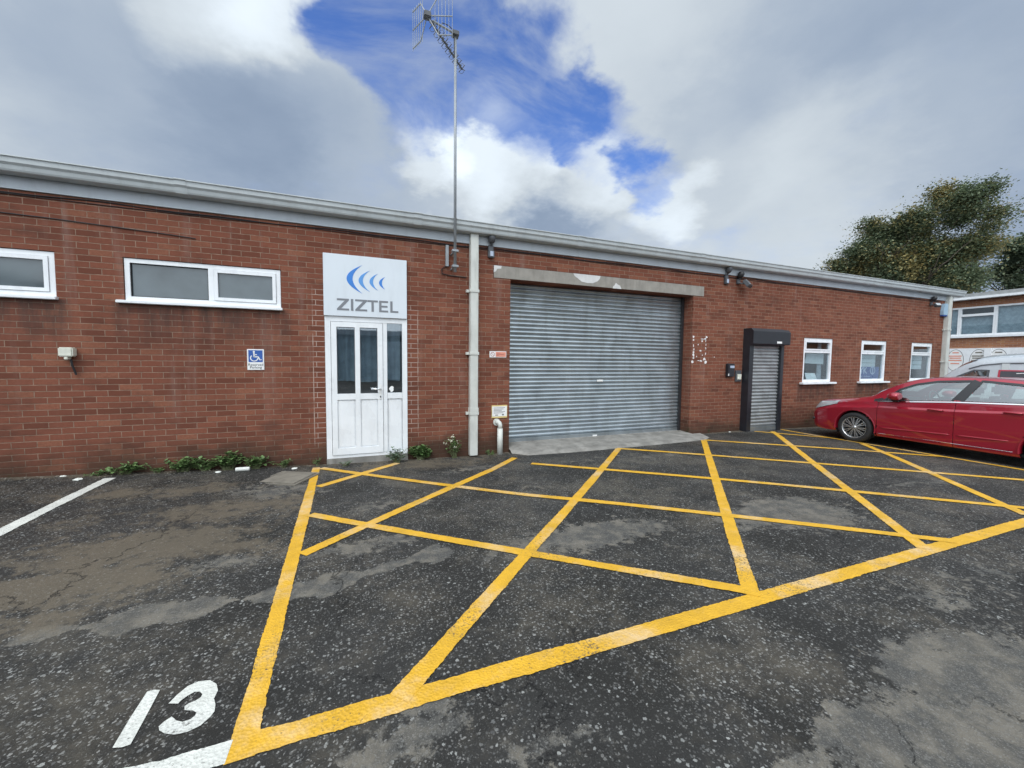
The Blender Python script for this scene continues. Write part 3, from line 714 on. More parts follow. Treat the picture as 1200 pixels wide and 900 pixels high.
# ------------------------------------------------------------------ things fixed to the wall
def sign_board():
    t = thing('shop_sign', 'white company sign with blue crescents and grey lettering over the white door', 'sign', (.196, 6.47, 2.18))
    X0, X1, Z0, Z1 = -.393, .785, 2.18, 3.077; W_, H_ = X1-X0, Z1-Z0; yf = 6.458
    obj('board', box(X0, X1, yf, 6.496, Z0, Z1, bev=.003), 'sign', t)
    ux = lambda p: X0+(p-118)/630*W_
    zz = lambda v: Z0+v*H_
    for name, m, tip, l, inn, v0, v1 in [('crescent', 'logo_blue', 402, 286, 331, .385, .85), ('crescent', 'logo_blue2', 461, 374, 407, .42, .775), ('crescent', 'logo_blue2', 522, 456, 484, .45, .735), ('crescent', 'logo_blue', 577, 529, 552, .475, .69)]:
        n = 24; outer = []; inner = []
        for i in range(n+1):
            s = -1+2*i/n; z = zz((v0+v1)/2+(v1-v0)/2*s)
            outer.append((ux(tip-(tip-l)*(1-s*s)), yf-.003, z)); inner.append((ux(tip-.5-(tip-inn)*(1-s*s)), yf-.003, z))
        obj(name, add_poly(BM(), outer+inner[::-1][1:-1], (0, .0025, 0)), m, t)
    zb, zt = zz(.094), zz(.285); h = zt-zb; k = .028
    def letter(polys):
        b = BM()
        for pts in polys: add_poly(b, [(x, yf-.003, z) for x, z in pts], (0, .0025, 0))
        obj('letter', b, 'logo_grey', t)
    def rect(a, b_, c, d): return [(a, c), (b_, c), (b_, d), (a, d)]
    def Z(a, b_): letter([[(a, zt), (b_, zt), (b_, zt-k*.8), (a+.058, zb+k), (b_, zb+k), (b_, zb), (a, zb), (a, zb+k*.8), (b_-.058, zt-k), (a, zt-k)]])
    Z(ux(213), ux(301)); letter([rect(ux(315), ux(333), zb, zt)]); Z(ux(347), ux(436))
    a, b_ = ux(438), ux(518); m = (a+b_)/2; letter([[(a, zt), (b_, zt), (b_, zt-k), (m+.017, zt-k), (m+.017, zb), (m-.017, zb), (m-.017, zt-k), (a, zt-k)]])
    a, b_ = ux(528), ux(598); mz = (zb+zt)/2
    letter([[(a, zb), (b_, zb), (b_, zb+k), (a+.034, zb+k), (a+.034, mz-k/2), (b_-.008, mz-k/2), (b_-.008, mz+k/2), (a+.034, mz+k/2), (a+.034, zt-k), (b_, zt-k), (b_, zt), (a, zt)]])
    a, b_ = ux(615), ux(679); letter([[(a, zb), (b_, zb), (b_, zb+k), (a+.034, zb+k), (a+.034, zt), (a, zt)]])
sign_board()

def parking_sign():
    A, B = PY(289.5, 409), PY(310, 433.5); x0, x1, z0, z1 = A.x, B.x, B.z, A.z
    t = thing('parking_sign', 'small white and blue wheelchair parking sign on the brick, left of the white door', 'sign', ((x0+x1)/2, 6.495, z0))
    obj('plate', box(x0, x1, 6.488, 6.498, z0, z1, bev=.002), 'white', t)
    w = x1-x0; h = z1-z0; bx0, bx1, bz0, bz1 = x0+.08*w, x1-.08*w, z0+.38*h, z1-.05*h
    obj('blue_panel', box(bx0, bx1, 6.486, 6.4875, bz0, bz1), 'sign_blue', t)
    y = 6.4845; b = BM(); S = bz1-bz0
    def P(u, v): return (bx0+(bx1-bx0)*u, y, bz0+S*v)
    def line(p, q, wd):
        p, q = Vector(P(*p)), Vector(P(*q)); d = (q-p).normalized(); n = Vector((-d.z, 0, d.x))*wd*S/2
        add_poly(b, [p+n, q+n, q-n, p-n], (0, .0012, 0))
    add_poly(b, [P(.39+.075*math.cos(t_*math.pi/6), .87+.085*math.sin(t_*math.pi/6)) for t_ in range(12)], (0, .0012, 0))
    line((.39, .80), (.41, .42), .11); line((.40, .63), (.60, .62), .07); line((.38, .44), (.68, .44), .09); line((.68, .46), (.80, .18), .09); line((.78, .18), (.92, .21), .07)
    o_, i_ = [], []
    for k in range(19):
        a = R(130+k*230/18); o_.append(P(.40+.29*math.cos(a), .34+.29*math.sin(a))); i_.append(P(.40+.22*math.cos(a), .34+.22*math.sin(a)))
    for k in range(18): add_poly(b, [o_[k], o_[k+1], i_[k+1], i_[k]], (0, .0012, 0))
    obj('wheelchair_symbol', b, 'white', t)
    cx = (x0+x1)/2
    obj('lettering', text_bm('Reserved', h*.16, lambda u, v, q: (cx+u*1.05, 6.4865-q, z0+h*.20+v), .001), 'ink', t)
    obj('lettering', text_bm('Parking', h*.16, lambda u, v, q: (cx+u*1.05, 6.4865-q, z0+h*.07+v), .001), 'ink', t)
parking_sign()

def fire_sign():
    A, B = PY(573.5, 411.5), PY(593, 419); x0, x1, z0, z1 = A.x, B.x, B.z, A.z; w, h = x1-x0, z1-z0
    t = thing('safety_sign', 'small faded red and white safety sign on the brick pier beside the downpipe', 'sign', ((x0+x1)/2, 6.495, z0))
    obj('plate', box(x0, x1, 6.488, 6.498, z0, z1, bev=.002), 'white', t)
    obj('red_panel', box(x0+.36*w, x1-.03*w, 6.486, 6.4875, z0+.1*h, z1-.1*h), 'salmon', t)
    b = BM(); y = 6.4862
    c = Vector((x0+.18*w, y, z0+h/2)); r = h*.36; ri = r*.8
    for k in range(20):
        a0, a1 = k*math.pi/10, (k+1)*math.pi/10
        add_poly(b, [(c.x+r*math.cos(a0), y, c.z+r*math.sin(a0)), (c.x+r*math.cos(a1), y, c.z+r*math.sin(a1)), (c.x+ri*math.cos(a1), y, c.z+ri*math.sin(a1)), (c.x+ri*math.cos(a0), y, c.z+ri*math.sin(a0))], (0, .001, 0))
    add_poly(b, [(c.x-r*.65, y, c.z+r*.55), (c.x-r*.55, y, c.z+r*.65), (c.x+r*.65, y, c.z-r*.55), (c.x+r*.55, y, c.z-r*.65)], (0, .001, 0))
    obj('symbol', b, 'salmon_ink', t)
    b = BM()
    for k, (a, l) in enumerate([(.42, .22), (.42, .45), (.42, .15)]): add_box(b, x0+a*w, x0+(a+l)*w, 6.4845, 6.4855, z0+h*(.68-.22*k), z0+h*(.75-.22*k))
    obj('print', b, 'salmon_ink', t)
fire_sign()
def notice():
    A, B = PY(576, 475), PY(594, 489.2); x0, x1, z0, z1 = A.x, B.x, B.z, A.z; w, h = x1-x0, z1-z0
    t = thing('notice_plate', 'white notice with yellowed border low on the brick pier above a short pipe', 'sign', ((x0+x1)/2, 6.495, z0))
    obj('plate', box(x0, x1, 6.486, 6.498, z0, z1, bev=.002), 'buff', t)
    obj('printed_panel', box(x0+.03*w, x1-.03*w, 6.4845, 6.4858, z0+.13*h, z1-.09*h), 'white', t)
    b = BM()
    for r_ in range(5): add_box(b, x0+.12*w, x0+(.85-.1*(r_ % 3))*w, 6.4832, 6.4840, z1-h*(.22+.1*r_), z1-h*(.19+.1*r_))
    add_box(b, x0+.22*w, x0+.40*w, 6.4832, 6.484, z0+.20*h, z0+.26*h); add_box(b, x0+.66*w, x0+.78*w, 6.4832, 6.484, z0+.20*h, z0+.30*h)
    obj('print', b, 'grey_dark', t)
notice()
def short_pipe():
    x = PY(586, 510, 6.42).x; g = gz(x, 6.4)
    zt = PY(586, 496, 6.42).z
    t = thing('waste_pipe', 'short white waste pipe bent out of the brick below the notice', 'pipe', (x, 6.43, g))
    obj('pipe', tube([(x, 6.425, g-.03), (x, 6.425, zt-.09)], .048, 16), 'pipe', t, smooth=True)
    obj('elbow', tube([(x, 6.425, zt-.10), (x, 6.425, zt-.03), (x-.008, 6.435, zt+.0), (x-.03, 6.46, zt+.015), (x-.04, 6.5, zt+.015)], .040, 14), 'pipe', t, smooth=True)
    obj('flange', tube([(x-.04, 6.478, zt+.012), (x-.04, 6.497, zt+.012)], .062, 18), 'pipe', t)
short_pipe()
def vent_box():
    A, B = PY(73, 407), PY(97.5, 421); x0, x1 = A.x, B.x-.05; z0, z1 = B.z+.03, A.z
    t = thing('wall_box', 'cream plastic junction box with a cut black cable on the left brickwork', 'electrical box', ((x0+x1)/2, 6.45, z0))
    b = BM(); add_box(b, x0, x1, 6.405, 6.498, z0, z1, bev=.012); obj('cover', b, 'cream', t)
    b = BM(); add_box(b, x0+.05, x1-.05, 6.41, 6.49, z0-.035, z0-.001, bev=.006); obj('gland_plate', b, 'cream', t)
    xc = (x0+x1)/2+.03
    obj('cable', tube([(xc, 6.45, z0-.03), (xc+.005, 6.455, z0-.10), (xc+.02, 6.465, z0-.17), (xc+.03, 6.47, z0-.22)], .011, 6), 'cable', t)
vent_box()
def key_safe():
    A, B = PY(852, 426, 6.46), PY(859.5, 441.5, 6.46)
    t = thing('key_safe', 'black key safe box on the brick, left of the narrow black-framed shutter', 'key safe', ((A.x+B.x)/2, 6.46, B.z))
    obj('body', box(A.x, B.x, 6.43, 6.498, B.z, A.z, bev=.012), 'black', t)
    w = B.x-A.x; h = A.z-B.z
    obj('button_panel', box(A.x+.3*w, B.x-.1*w, 6.424, 6.4295, B.z+.66*h, B.z+.84*h, bev=.002), 'letter', t)
    obj('badge', box(A.x+.05*w, A.x+.17*w, 6.425, 6.4295, B.z+.08*h, B.z+.24*h), 'white', t)
key_safe()
def intercom():
    A, B = PY(862.5, 434, 6.47), PY(868.5, 447, 6.47)
    t = thing('intercom', 'small grey intercom panel squeezed between black key safe and shutter guide', 'intercom', ((A.x+B.x)/2, 6.46, B.z))
    obj('back_plate', box(A.x, B.x, 6.47, 6.498, B.z, A.z, bev=.004), 'grey_dark', t)
    w = B.x-A.x; h = A.z-B.z
    obj('face', box(A.x+.25*w, B.x-.08*w, 6.455, 6.4695, B.z+.18*h, B.z+.66*h, bev=.003), 'cream', t)
    obj('button', box(A.x+.3*w, A.x+.5*w, 6.448, 6.4545, B.z+.22*h, B.z+.36*h, bev=.002), 'white', t)
intercom()
def residue():
    A, B = PY(811.8, 393), PY(828, 426); x0, x1, z0, z1 = A.x, B.x, B.z, A.z; w, h = x1-x0, z1-z0
    rnd = random.Random(3); t = thing('adhesive_marks', 'white adhesive marks of a removed sign on the brick right of the roller shutter', 'adhesive marks', ((x0+x1)/2, 6.497, z0))
    def blobp(u, v, ru, rv, n=10):
        pts = []
        for k in range(n):
            a = k*2*math.pi/n; q = 1+rnd.uniform(-.35, .35)
            pts.append((x0+w*(u+ru*q*math.cos(a)), 6.4965, z0+h*(v+rv*q*math.sin(a))))
        obj('mark', add_poly(BM(), pts, (0, .002, 0)), 'adhesive', t)
    for u, v, a, c in [(.05, .95, .07, .04), (.05, .84, .05, .03), (.92, .96, .07, .03), (.84, .89, .06, .03), (.02, .06, .07, .05), (.92, .05, .08, .045), (.82, .16, .09, .04), (.60, .09, .10, .025), (.42, .10, .05, .015), (.55, .46, .06, .03), (.64, .80, .05, .03), (.08, .40, .05, .05), (.08, .30, .06, .06), (.1, .5, .04, .04), (.88, .82, .02, .05), (.9, .55, .02, .05), (.9, .36, .025, .05), (.9, .68, .018, .04), (.38, .68, .03, .02), (.66, .88, .12, .012), (.1, .2, .05, .03), (.07, .64, .03, .05), (.3, .25, .03, .02), (.68, .3, .025, .02), (1.5, .24, .04, .015)]: blobp(u, v, a, c)
residue()

def floodlight(cx, cz, label, body, lamp=True, yaw_=0., k=1., lx=.10, group='security lights under the fascia'):
    t = thing('security_light', label, 'security light', (cx, 6.497, cz), group)
    T_ = lambda x, y, z: (cx+x, 6.497+y, cz+z)
    obj('mount', box(cx-.045, cx+.045, 6.455, 6.497, cz-.05, cz+.05, bev=.008), 'grey_dark', t)
    obj('sensor_arm', tube([T_(0, -.03, .03), T_(0, -.07, .07), T_(.0, -.08, .10)], .018, 8), 'grey_dark', t)
    obj('sensor_head', tube([T_(0, -.05, .08), T_(0, -.06, .10), T_(0, -.09, .16), T_(0, -.09, .20)], [.04, .06, .065, .05], 12), body, t, smooth=True)
    if lamp:
        b = BM(); add_box(b, -.13*k, .13*k, -.05, .03, -.085*k, .085*k, bev=.012)
        rot = Matrix.Translation(Vector(T_(lx, -.16, -.07))) @ Matrix.Rotation(R(yaw_), 4, 'Z') @ Matrix.Rotation(R(-38), 4, 'X')
        bmesh.ops.transform(b, matrix=rot, verts=b.verts); lo = obj('lamp_head', b, 'grey_dark', t)
        b = BM(); add_box(b, -.11*k, .11*k, -.056, -.051, -.068*k, .068*k); bmesh.ops.transform(b, matrix=rot, verts=b.verts); obj('lamp_glass', b, 'lamp_glass', lo)
        obj('lamp_arm', tube([T_(0, -.03, -.03), T_(lx*.5, -.09, -.05), T_(lx*.9, -.13, -.06)], .016, 8), 'grey_dark', t)
    else:
        b = BM(); add_box(b, cx-.05, cx+.06, 6.44, 6.497, cz-.16, cz-.04, bev=.01); obj('sensor_box', b, 'grey_dark', t)
        b = BM(); add_box(b, cx-.02, cx+.035, 6.434, 6.4395, cz-.14, cz-.06); obj('lens', b, 'letter', t)
p = PY(574.5, 294); floodlight(p.x, p.z+.04, 'dark motion sensor on the brick just right of the downpipe top', 'grey_dark', False)
p = PY(850, 326); floodlight(p.x, p.z+.03, 'small dark sensor under the fascia, left of the tilted floodlight', 'grey_dark', False)
p = PY(864, 333); floodlight(p.x, p.z+.05, 'dark floodlight tilted out to the right, above the narrow black shutter', 'plastic', True, 25)
p = PY(1090, 356); floodlight(p.x, p.z, 'dark floodlight beside the pale blue alarm box at the far wall end', 'plastic', True, -20, .62, -.03)
def alarm():
    p = PY(1105, 363); cx, cz = p.x, p.z
    t = thing('alarm_box', 'pale blue bell-shaped alarm box under the fascia at the far wall end', 'alarm box', (cx, 6.49, cz-.15))
    pr = [(-.15, -.16), (.15, -.16), (.15, -.04), (.11, .10), (.07, .17), (-.07, .17), (-.11, .10), (-.15, -.04)]
    obj('cover', add_poly(BM(), [(cx+x, 6.42, cz+z) for x, z in pr], (0, .077, 0)), 'alarm', t)
    obj('base_strip', box(cx-.15, cx+.15, 6.425, 6.497, cz-.20, cz-.161), 'navy', t)
alarm()

def cables():
    b = BM()
    def run(pts, r): add_tube(b, [(x, 6.49-.004*math.sin(x*3.1), z) for x, z in pts], r, 5)
    xs = np.arange(XA+.1, 16.4, .22)
    run([(x, Z_FAS-.028-.016*abs(math.sin(x*1.1))-.006*math.sin(x*5)) for x in xs], .007)
    run([(x, Z_FAS-.045-.018*abs(math.sin(x*.8+.6))) for x in xs], .005)
    o = obj('wall_cables', b, 'cable'); tag(o, 'thin black cables sagging along the brick just below the grey fascia', 'cable')
    b = BM(); add_tube(b, [(x, 6.49, z) for x, z in [(-6.5, 3.19), (-4.2, 3.19), (-3.3, 3.17), (-2.2, 3.12), (-1.9, 3.10)]], .006, 5)
    o = obj('loose_wire', b, 'cable'); tag(o, 'single thin wire strung across the brick above the left white windows', 'cable')
cables()

def mast():
    x = 1.495; zt = 6.50; y = 6.235
    t = thing('aerial_mast', 'tall grey pole carrying a television aerial, clamped to the brick beside the downpipe', 'aerial', (x, y, 2.92))
    obj('pole', tube([(x, y, 2.92), (x, y, zt)], [.023, .019], 12), 'alu', t, smooth=True)
    for z in (PY(533, 294, y).z, PY(533, 312, y).z):
        b = BM(); add_box(b, x-.05, x+.05, y-.035, y+.03, z-.018, z+.018, bev=.005); add_box(b, x-.015, x+.015, y+.031, 6.497, z-.012, z+.012); obj('bracket', b, 'alu', t)
    obj('wall_plate', box(x-.10, x-.055, 6.44, 6.497, 3.05, 3.38), 'alu', t)
    obj('cable', tube([(x-.02, 6.47, 3.07), (x-.10, 6.48, 3.05), (x-.16, 6.485, 3.0), (x-.15, 6.485, 2.93), (x, 6.488, 2.91), (x+.25, 6.488, 2.905)], .008, 6), 'cable', t)
    # aerial: boom running away and down the picture, ring directors, corner reflector
    z0 = 6.47; A = Vector((1.045, 6.07, z0)); B = Vector((1.78, 6.92, z0)); d = (B-A).normalized(); n = Vector((d.y, -d.x, 0)); up = Vector((0, 0, 1))
    bo = obj('boom', tube([A, B], .013, 6), 'grey_dark', t)
    obj('arm', tube([(x, y, zt-.03), A+d*.10+n*.02], .016, 8), 'alu', t)
    obj('clamp', box(x-.05, x+.05, y-.05, y+.05, zt-.07, zt-.005, bev=.006), 'grey_dark', t)
    obj('cable', tube([A+d*.30+up*.02, A+d*.34+up*.14+n*.06, (x-.10, y, zt+.06), (x-.03, y-.03, zt-.02), (x-.02, y-.032, zt-.4)], .007, 6), 'cable', t)
    b = BM()
    L = (B-A).length
    for k in range(9):
        c = A+d*(.16+(L-.18)*k/8); r = .07-.002*k
        for sgn in (1, -1):
            cc = c+up*r*.75*sgn
            ring = [cc+(n*math.cos(q*2*math.pi/10)*r*.75+up*math.sin(q*2*math.pi/10)*r*.75) for q in range(11)]
            add_tube(b, ring, .0035, 5, caps=False)
        for s1, s2 in ((1, 1), (1, -1)): add_tube(b, [c-n*.06*s1-up*.045*s2, c+n*.06*s1+up*.045*s2], .006, 5)
    obj('director', b, 'grey_dark', t)
    b = BM(); add_box(b, A.x-.05, A.x+.05, A.y-.05, A.y+.05, z0-.04, z0+.04, bev=.01); obj('hub', b, 'grey_dark', t)
    b = BM()
    Ldir = Vector((.94-1.09, 6.67-6.33, 0))*1.0; Rdir = Vector((1.42-1.09, 6.21-6.33, 0))*1.0
    for D in (Ldir, Rdir):
        for zo in (-.26, 0, .26): add_tube(b, [A+up*zo+D*(.45 if zo else 0), A+up*zo+D*1.02], .009, 6)
        for k in range(6): q = A+D*(.32+.14*k); add_tube(b, [q-up*.30, q+up*.30], .004, 5)
    for s in (1, -1): add_tube(b, [A, A+Ldir*.45+up*.26*s], .008, 5); add_tube(b, [A, A+Rdir*.45+up*.26*s], .008, 5)
    obj('reflector', b, 'alu', t)
mast()

# things seen through the right-hand windows
b = BM(); add_poly(b, [(10.60, 6.62, 1.135), (10.98, 6.60, 1.13), (10.97, 6.66, 1.30), (10.61, 6.68, 1.305)], (0, .003, 0))
o = obj('paper_notice', b, 'white'); tag(o, 'sheet of white paper propped inside the nearest right-hand window', 'paper')
def poster():
    x0, x1, _, zt = WIN_R[1]; t = thing('window_poster', 'navy blue poster with pale letters inside the middle right-hand window', 'poster', (x0+.45, 6.62, 1.12))
    obj('sheet', box(x0+.06, x1-.09, 6.60, 6.604, 1.135, 1.47), 'navy', t)
    cx = x0+.30
    obj('lettering', text_bm('IYK', .26, lambda u, v, q: (cx+u, 6.597-q, 1.29+v*.9), .002, .008), 'letter', t)
    b = BM(); c = Vector((x0+.76, 6.597, 1.375)); r, ri = .12, .085
    for k in range(24):
        a0, a1 = k*math.pi/12, (k+1)*math.pi/12
        add_poly(b, [(c.x+q*math.cos(a), c.y, c.z+q*math.sin(a)) for q, a in ((r, a0), (r, a1), (ri, a1), (ri, a0))], (0, .002, 0))
    add_box(b, c.x-.02, c.x+.02, 6.597, 6.599, c.z-.08, c.z+.08)
    for k, (a, l) in enumerate([(.08, .22), (.36, .30)]): add_box(b, x0+a, x0+a+l, 6.597, 6.599, 1.20, 1.215)
    obj('emblem', b, 'letter', t)
poster()

# ------------------------------------------------------------------ small things at the foot of the wall
def weed(px, py, h, spread, n, kind, label, seed, broad=1., group='weeds along the foot of the wall', flowers=0, y=None):
    rnd = random.Random(seed); g = G(px, py); g.y = y or min(g.y, 6.44); g.z = gz(g.x, g.y)
    t = thing('weed', label, 'weed', tuple(g), group)
    lb, sb, fb = BM(), BM(), BM()
    for i in range(n):
        a = rnd.uniform(0, 2*math.pi); out = spread*math.sqrt(rnd.random()); hh = h*rnd.uniform(.5, 1.15)*(1-.3*out/spread)
        base = g+Vector((rnd.uniform(-.25, .25)*spread, rnd.uniform(-.03, .02), 0))
        tip = g+Vector((math.cos(a)*out, max(-.13, min(6.47-g.y, math.sin(a)*out*.45)), hh))
        mid = base.lerp(tip, .5)+Vector((0, 0, hh*.2))
        add_tube(sb, [base, mid, tip], [.004, .003, .002], 4, caps=False)
        for j in range(8):
            t_ = rnd.uniform(.3, 1.); c = base.lerp(mid, t_*2) if t_ < .5 else mid.lerp(tip, t_*2-1)
            L = rnd.uniform(.026, .062)*broad; w = L*rnd.uniform(.22, .40)*min(1.6, broad)
            az = rnd.uniform(0, 2*math.pi); el = rnd.uniform(-.4, .7)
            dd = Vector((math.cos(az)*math.cos(el), math.sin(az)*math.cos(el)*.8, math.sin(el))); sd = dd.cross(Vector((0, 0, 1))).normalized()*w; nn = sd.cross(dd).normalized()*w*.35
            p0, p1, p2, p3 = c, c+dd*L*.35, c+dd*L*.75, c+dd*L
            v = [lb.verts.new(q) for q in (p0, p1+sd+nn, p1-sd+nn, p2+sd*.7+nn*.6, p2-sd*.7+nn*.6, p3, p1, p2)]
            for f in ((0, 6, 1), (0, 2, 6), (1, 6, 7, 3), (6, 2, 4, 7), (3, 7, 5), (7, 4, 5)): lb.faces.new([v[k] for k in f])
        if i < flowers:
            for j in range(4):
                c = tip+Vector((rnd.uniform(-.02, .02), rnd.uniform(-.02, .02), rnd.uniform(0, .04))); add_tube(fb, [c, c+Vector((0, 0, .015))], [.009, .006], 5)
    obj('stems', sb, 'stem', t); obj('leaves', lb, kind, t)
    if flowers: obj('seed_heads', fb, 'flower', t)
    else: fb.free()
W_ = [(118, 556, .06, .16, 16, 'leaf', 'tiny low weed beside the end of the white bay line', 1, .8),
      (150, 554, .17, .24, 46, 'leaf', 'spreading green weed just right of the white bay line end', 2, 1.),
      (185, 554, .08, .14, 14, 'leaf', 'small sparse weed between the two larger left-hand clumps', 3, .8),
      (215, 552, .23, .24, 60, 'leaf', 'tall-leaved weed clump at the left of the long green row', 4, 1.1),
      (241, 552, .16, .20, 44, 'leaf', 'dark low weed in the middle of the green row under the sign', 5, 1.),
      (268, 550, .28, .22, 64, 'leaf', 'largest bright green weed clump, touching the white can', 6, 1.15),
      (300, 549, .25, .20, 54, 'leaf', 'upright weed clump just right of the white can', 7, 1.),
      (333, 547, .14, .16, 18, 'leaf', 'thin dark weed on the wall foot behind the square cover', 8, .8),
      (372, 546, .16, .09, 14, 'leaf', 'wispy grass tuft against the left side of the white door', 9, .7),
      (405, 541, .10, .13, 12, 'leaf2', 'thin straggly weed before the white door threshold', 10, .7),
      (462, 536, .27, .17, 64, 'leaf2', 'grey-green bushy weed at the right corner of the white door', 11, .9),
      (489, 534, .27, .18, 54, 'leaf', 'broad-leaved dark weed between the white door and the flowering weed', 12, 1.5),
      (527, 531, .46, .16, 30, 'leaf', 'tall thin weed with pale seed heads left of the downpipe', 13, .9),
      (572, 532, .10, .14, 16, 'leaf', 'low grass tuft between the downpipe and the short waste pipe', 14, .7)]
for q in W_: weed(q[0], q[1], q[2]*.85, q[3], int(q[4]*.75), *q[5:], flowers=8 if q[7] == 13 else 0, y=6.33 if q[7] in (10, 11) else 6.43)
c0, c1 = G(278, 551), G(296, 549.5); c0.y = c1.y = 6.30
r_ = .028; o = obj('drinks_can', tube([(c0.x, c0.y, gz(c0.x, 6.3)+r_), (c0.x+.008, c0.y, gz(c0.x, 6.3)+r_), (c0.x+.15, c0.y+.02, gz(c1.x, 6.3)+r_), (c0.x+.158, c0.y+.02, gz(c1.x, 6.3)+r_)], [r_*.8, r_, r_, r_*.8], 14), 'litter')
tag(o, 'pale crushed drinks can lying among the weeds by the brick wall', 'litter')
def scrap(px, py, s, label, seed):
    rnd = random.Random(seed); g = G(px, py); b = BM(); bmesh.ops.create_icosphere(b, subdivisions=2, radius=s)
    for v in b.verts: v.co = Vector((v.co.x*1.5, v.co.y, v.co.z*.5))*(1+mnoise.noise(v.co*40+Vector((seed, 0, 0)))*.6)+Vector((g.x, g.y, g.z+s*.3))
    o = obj('litter_scrap', b, 'litter'); tag(o, label, 'litter', 'scraps of white litter')
scrap(345, 549.5, .026, 'small white scrap lying behind the square concrete cover', 1); scrap(91, 562.5, .03, 'flat white scrap on the asphalt near the bay line end', 2); scrap(74, 558.5, .02, 'tiny white scrap against the wall, left of the bay line', 3)
scrap(256, 553.5, .022, 'tiny white scrap before the middle of the weed row', 4); scrap(855, 506.5, .02, 'white scrap on the ground left of the narrow shutter', 5)
def grit():
    rnd = random.Random(9); b = BM()
    for i in range(420):
        x = rnd.uniform(-3.9, 9.4) if i % 3 else rnd.uniform(-3.9, 2.4)
        if 2.5 < x < 6.9 and i % 4: continue
        y = 6.47-abs(rnd.gauss(0, .10)); z = gz(x, min(y, 6.4)); r = rnd.uniform(.004, .015); a = rnd.uniform(0, 6.3)
        u = Vector((math.cos(a), math.sin(a), rnd.uniform(-.2, .3)))*r; w = Vector((-math.sin(a), math.cos(a), rnd.uniform(-.2, .2)))*r*rnd.uniform(.4, .8); c = Vector((x, y, z+r*.4))
        P = [c+u, c+w, c-u, c-w]; up = Vector((0, 0, r*.6)); v = [b.verts.new(q) for q in P]; t1 = b.verts.new(c+up); 
        for k in range(4): b.faces.new((v[k], v[(k+1) % 4], t1))
    o = obj('grit', b, 'stone'); tag(o, 'grit and crumbs of dirt gathered along the foot of the brick wall', 'grit'); o['kind'] = 'stuff'
grit()
def cover():
    P = [G(298, 565), G(332, 552), G(378, 556), G(340, 570)]; c = sum(P, Vector())/4; a = (P[0]-P[1]); ang = math.atan2(a.y, a.x)
    t = thing('inspection_cover', 'square worn concrete inspection cover set in the asphalt by the yellow corner', 'inspection cover', (c.x, c.y, gz(c.x, c.y)), rotz=0)
    rot = Matrix.Translation(Vector((c.x, c.y, gz(c.x, c.y)))) @ Matrix.Rotation(ang, 4, 'Z')
    b = BM(); add_box(b, -.235, .235, -.235, .235, -.03, .014, bev=.008); bmesh.ops.transform(b, matrix=rot, verts=b.verts); obj('slab', b, 'stone', t)
    b = BM()
    for q in ((-.275, -.25, -.275, .275), (.25, .275, -.275, .275), (-.25, .25, -.275, -.25), (-.25, .25, .25, .275)): add_box(b, q[0], q[1], q[2], q[3], -.03, .009)
    bmesh.ops.transform(b, matrix=rot, verts=b.verts); obj('frame', b, 'stone', t)
cover()

# ------------------------------------------------------------------ cars: a lofted shell split into panels
def cr(vals, s):
    """smooth interpolation of (s, value) pairs"""
    xs = [v[0] for v in vals]; ys = [v[1] for v in vals]
    if s <= xs[0]: return ys[0]
    if s >= xs[-1]: return ys[-1]
    i = max(k for k in range(len(xs)) if xs[k] <= s); i = min(i, len(xs)-2)
    def m(k):
        if k == 0: return (ys[1]-ys[0])/(xs[1]-xs[0])
        if k == len(xs)-1: return (ys[-1]-ys[-2])/(xs[-1]-xs[-2])
        a = (ys[k]-ys[k-1])/(xs[k]-xs[k-1]); b_ = (ys[k+1]-ys[k])/(xs[k+1]-xs[k])
        return 0 if a*b_ <= 0 else 2*a*b_/(a+b_)
    h = xs[i+1]-xs[i]; t = (s-xs[i])/h
    return (2*t**3-3*t**2+1)*ys[i]+(t**3-2*t**2+t)*h*m(i)+(-2*t**3+3*t**2)*ys[i+1]+(t**3-t**2)*h*m(i+1)

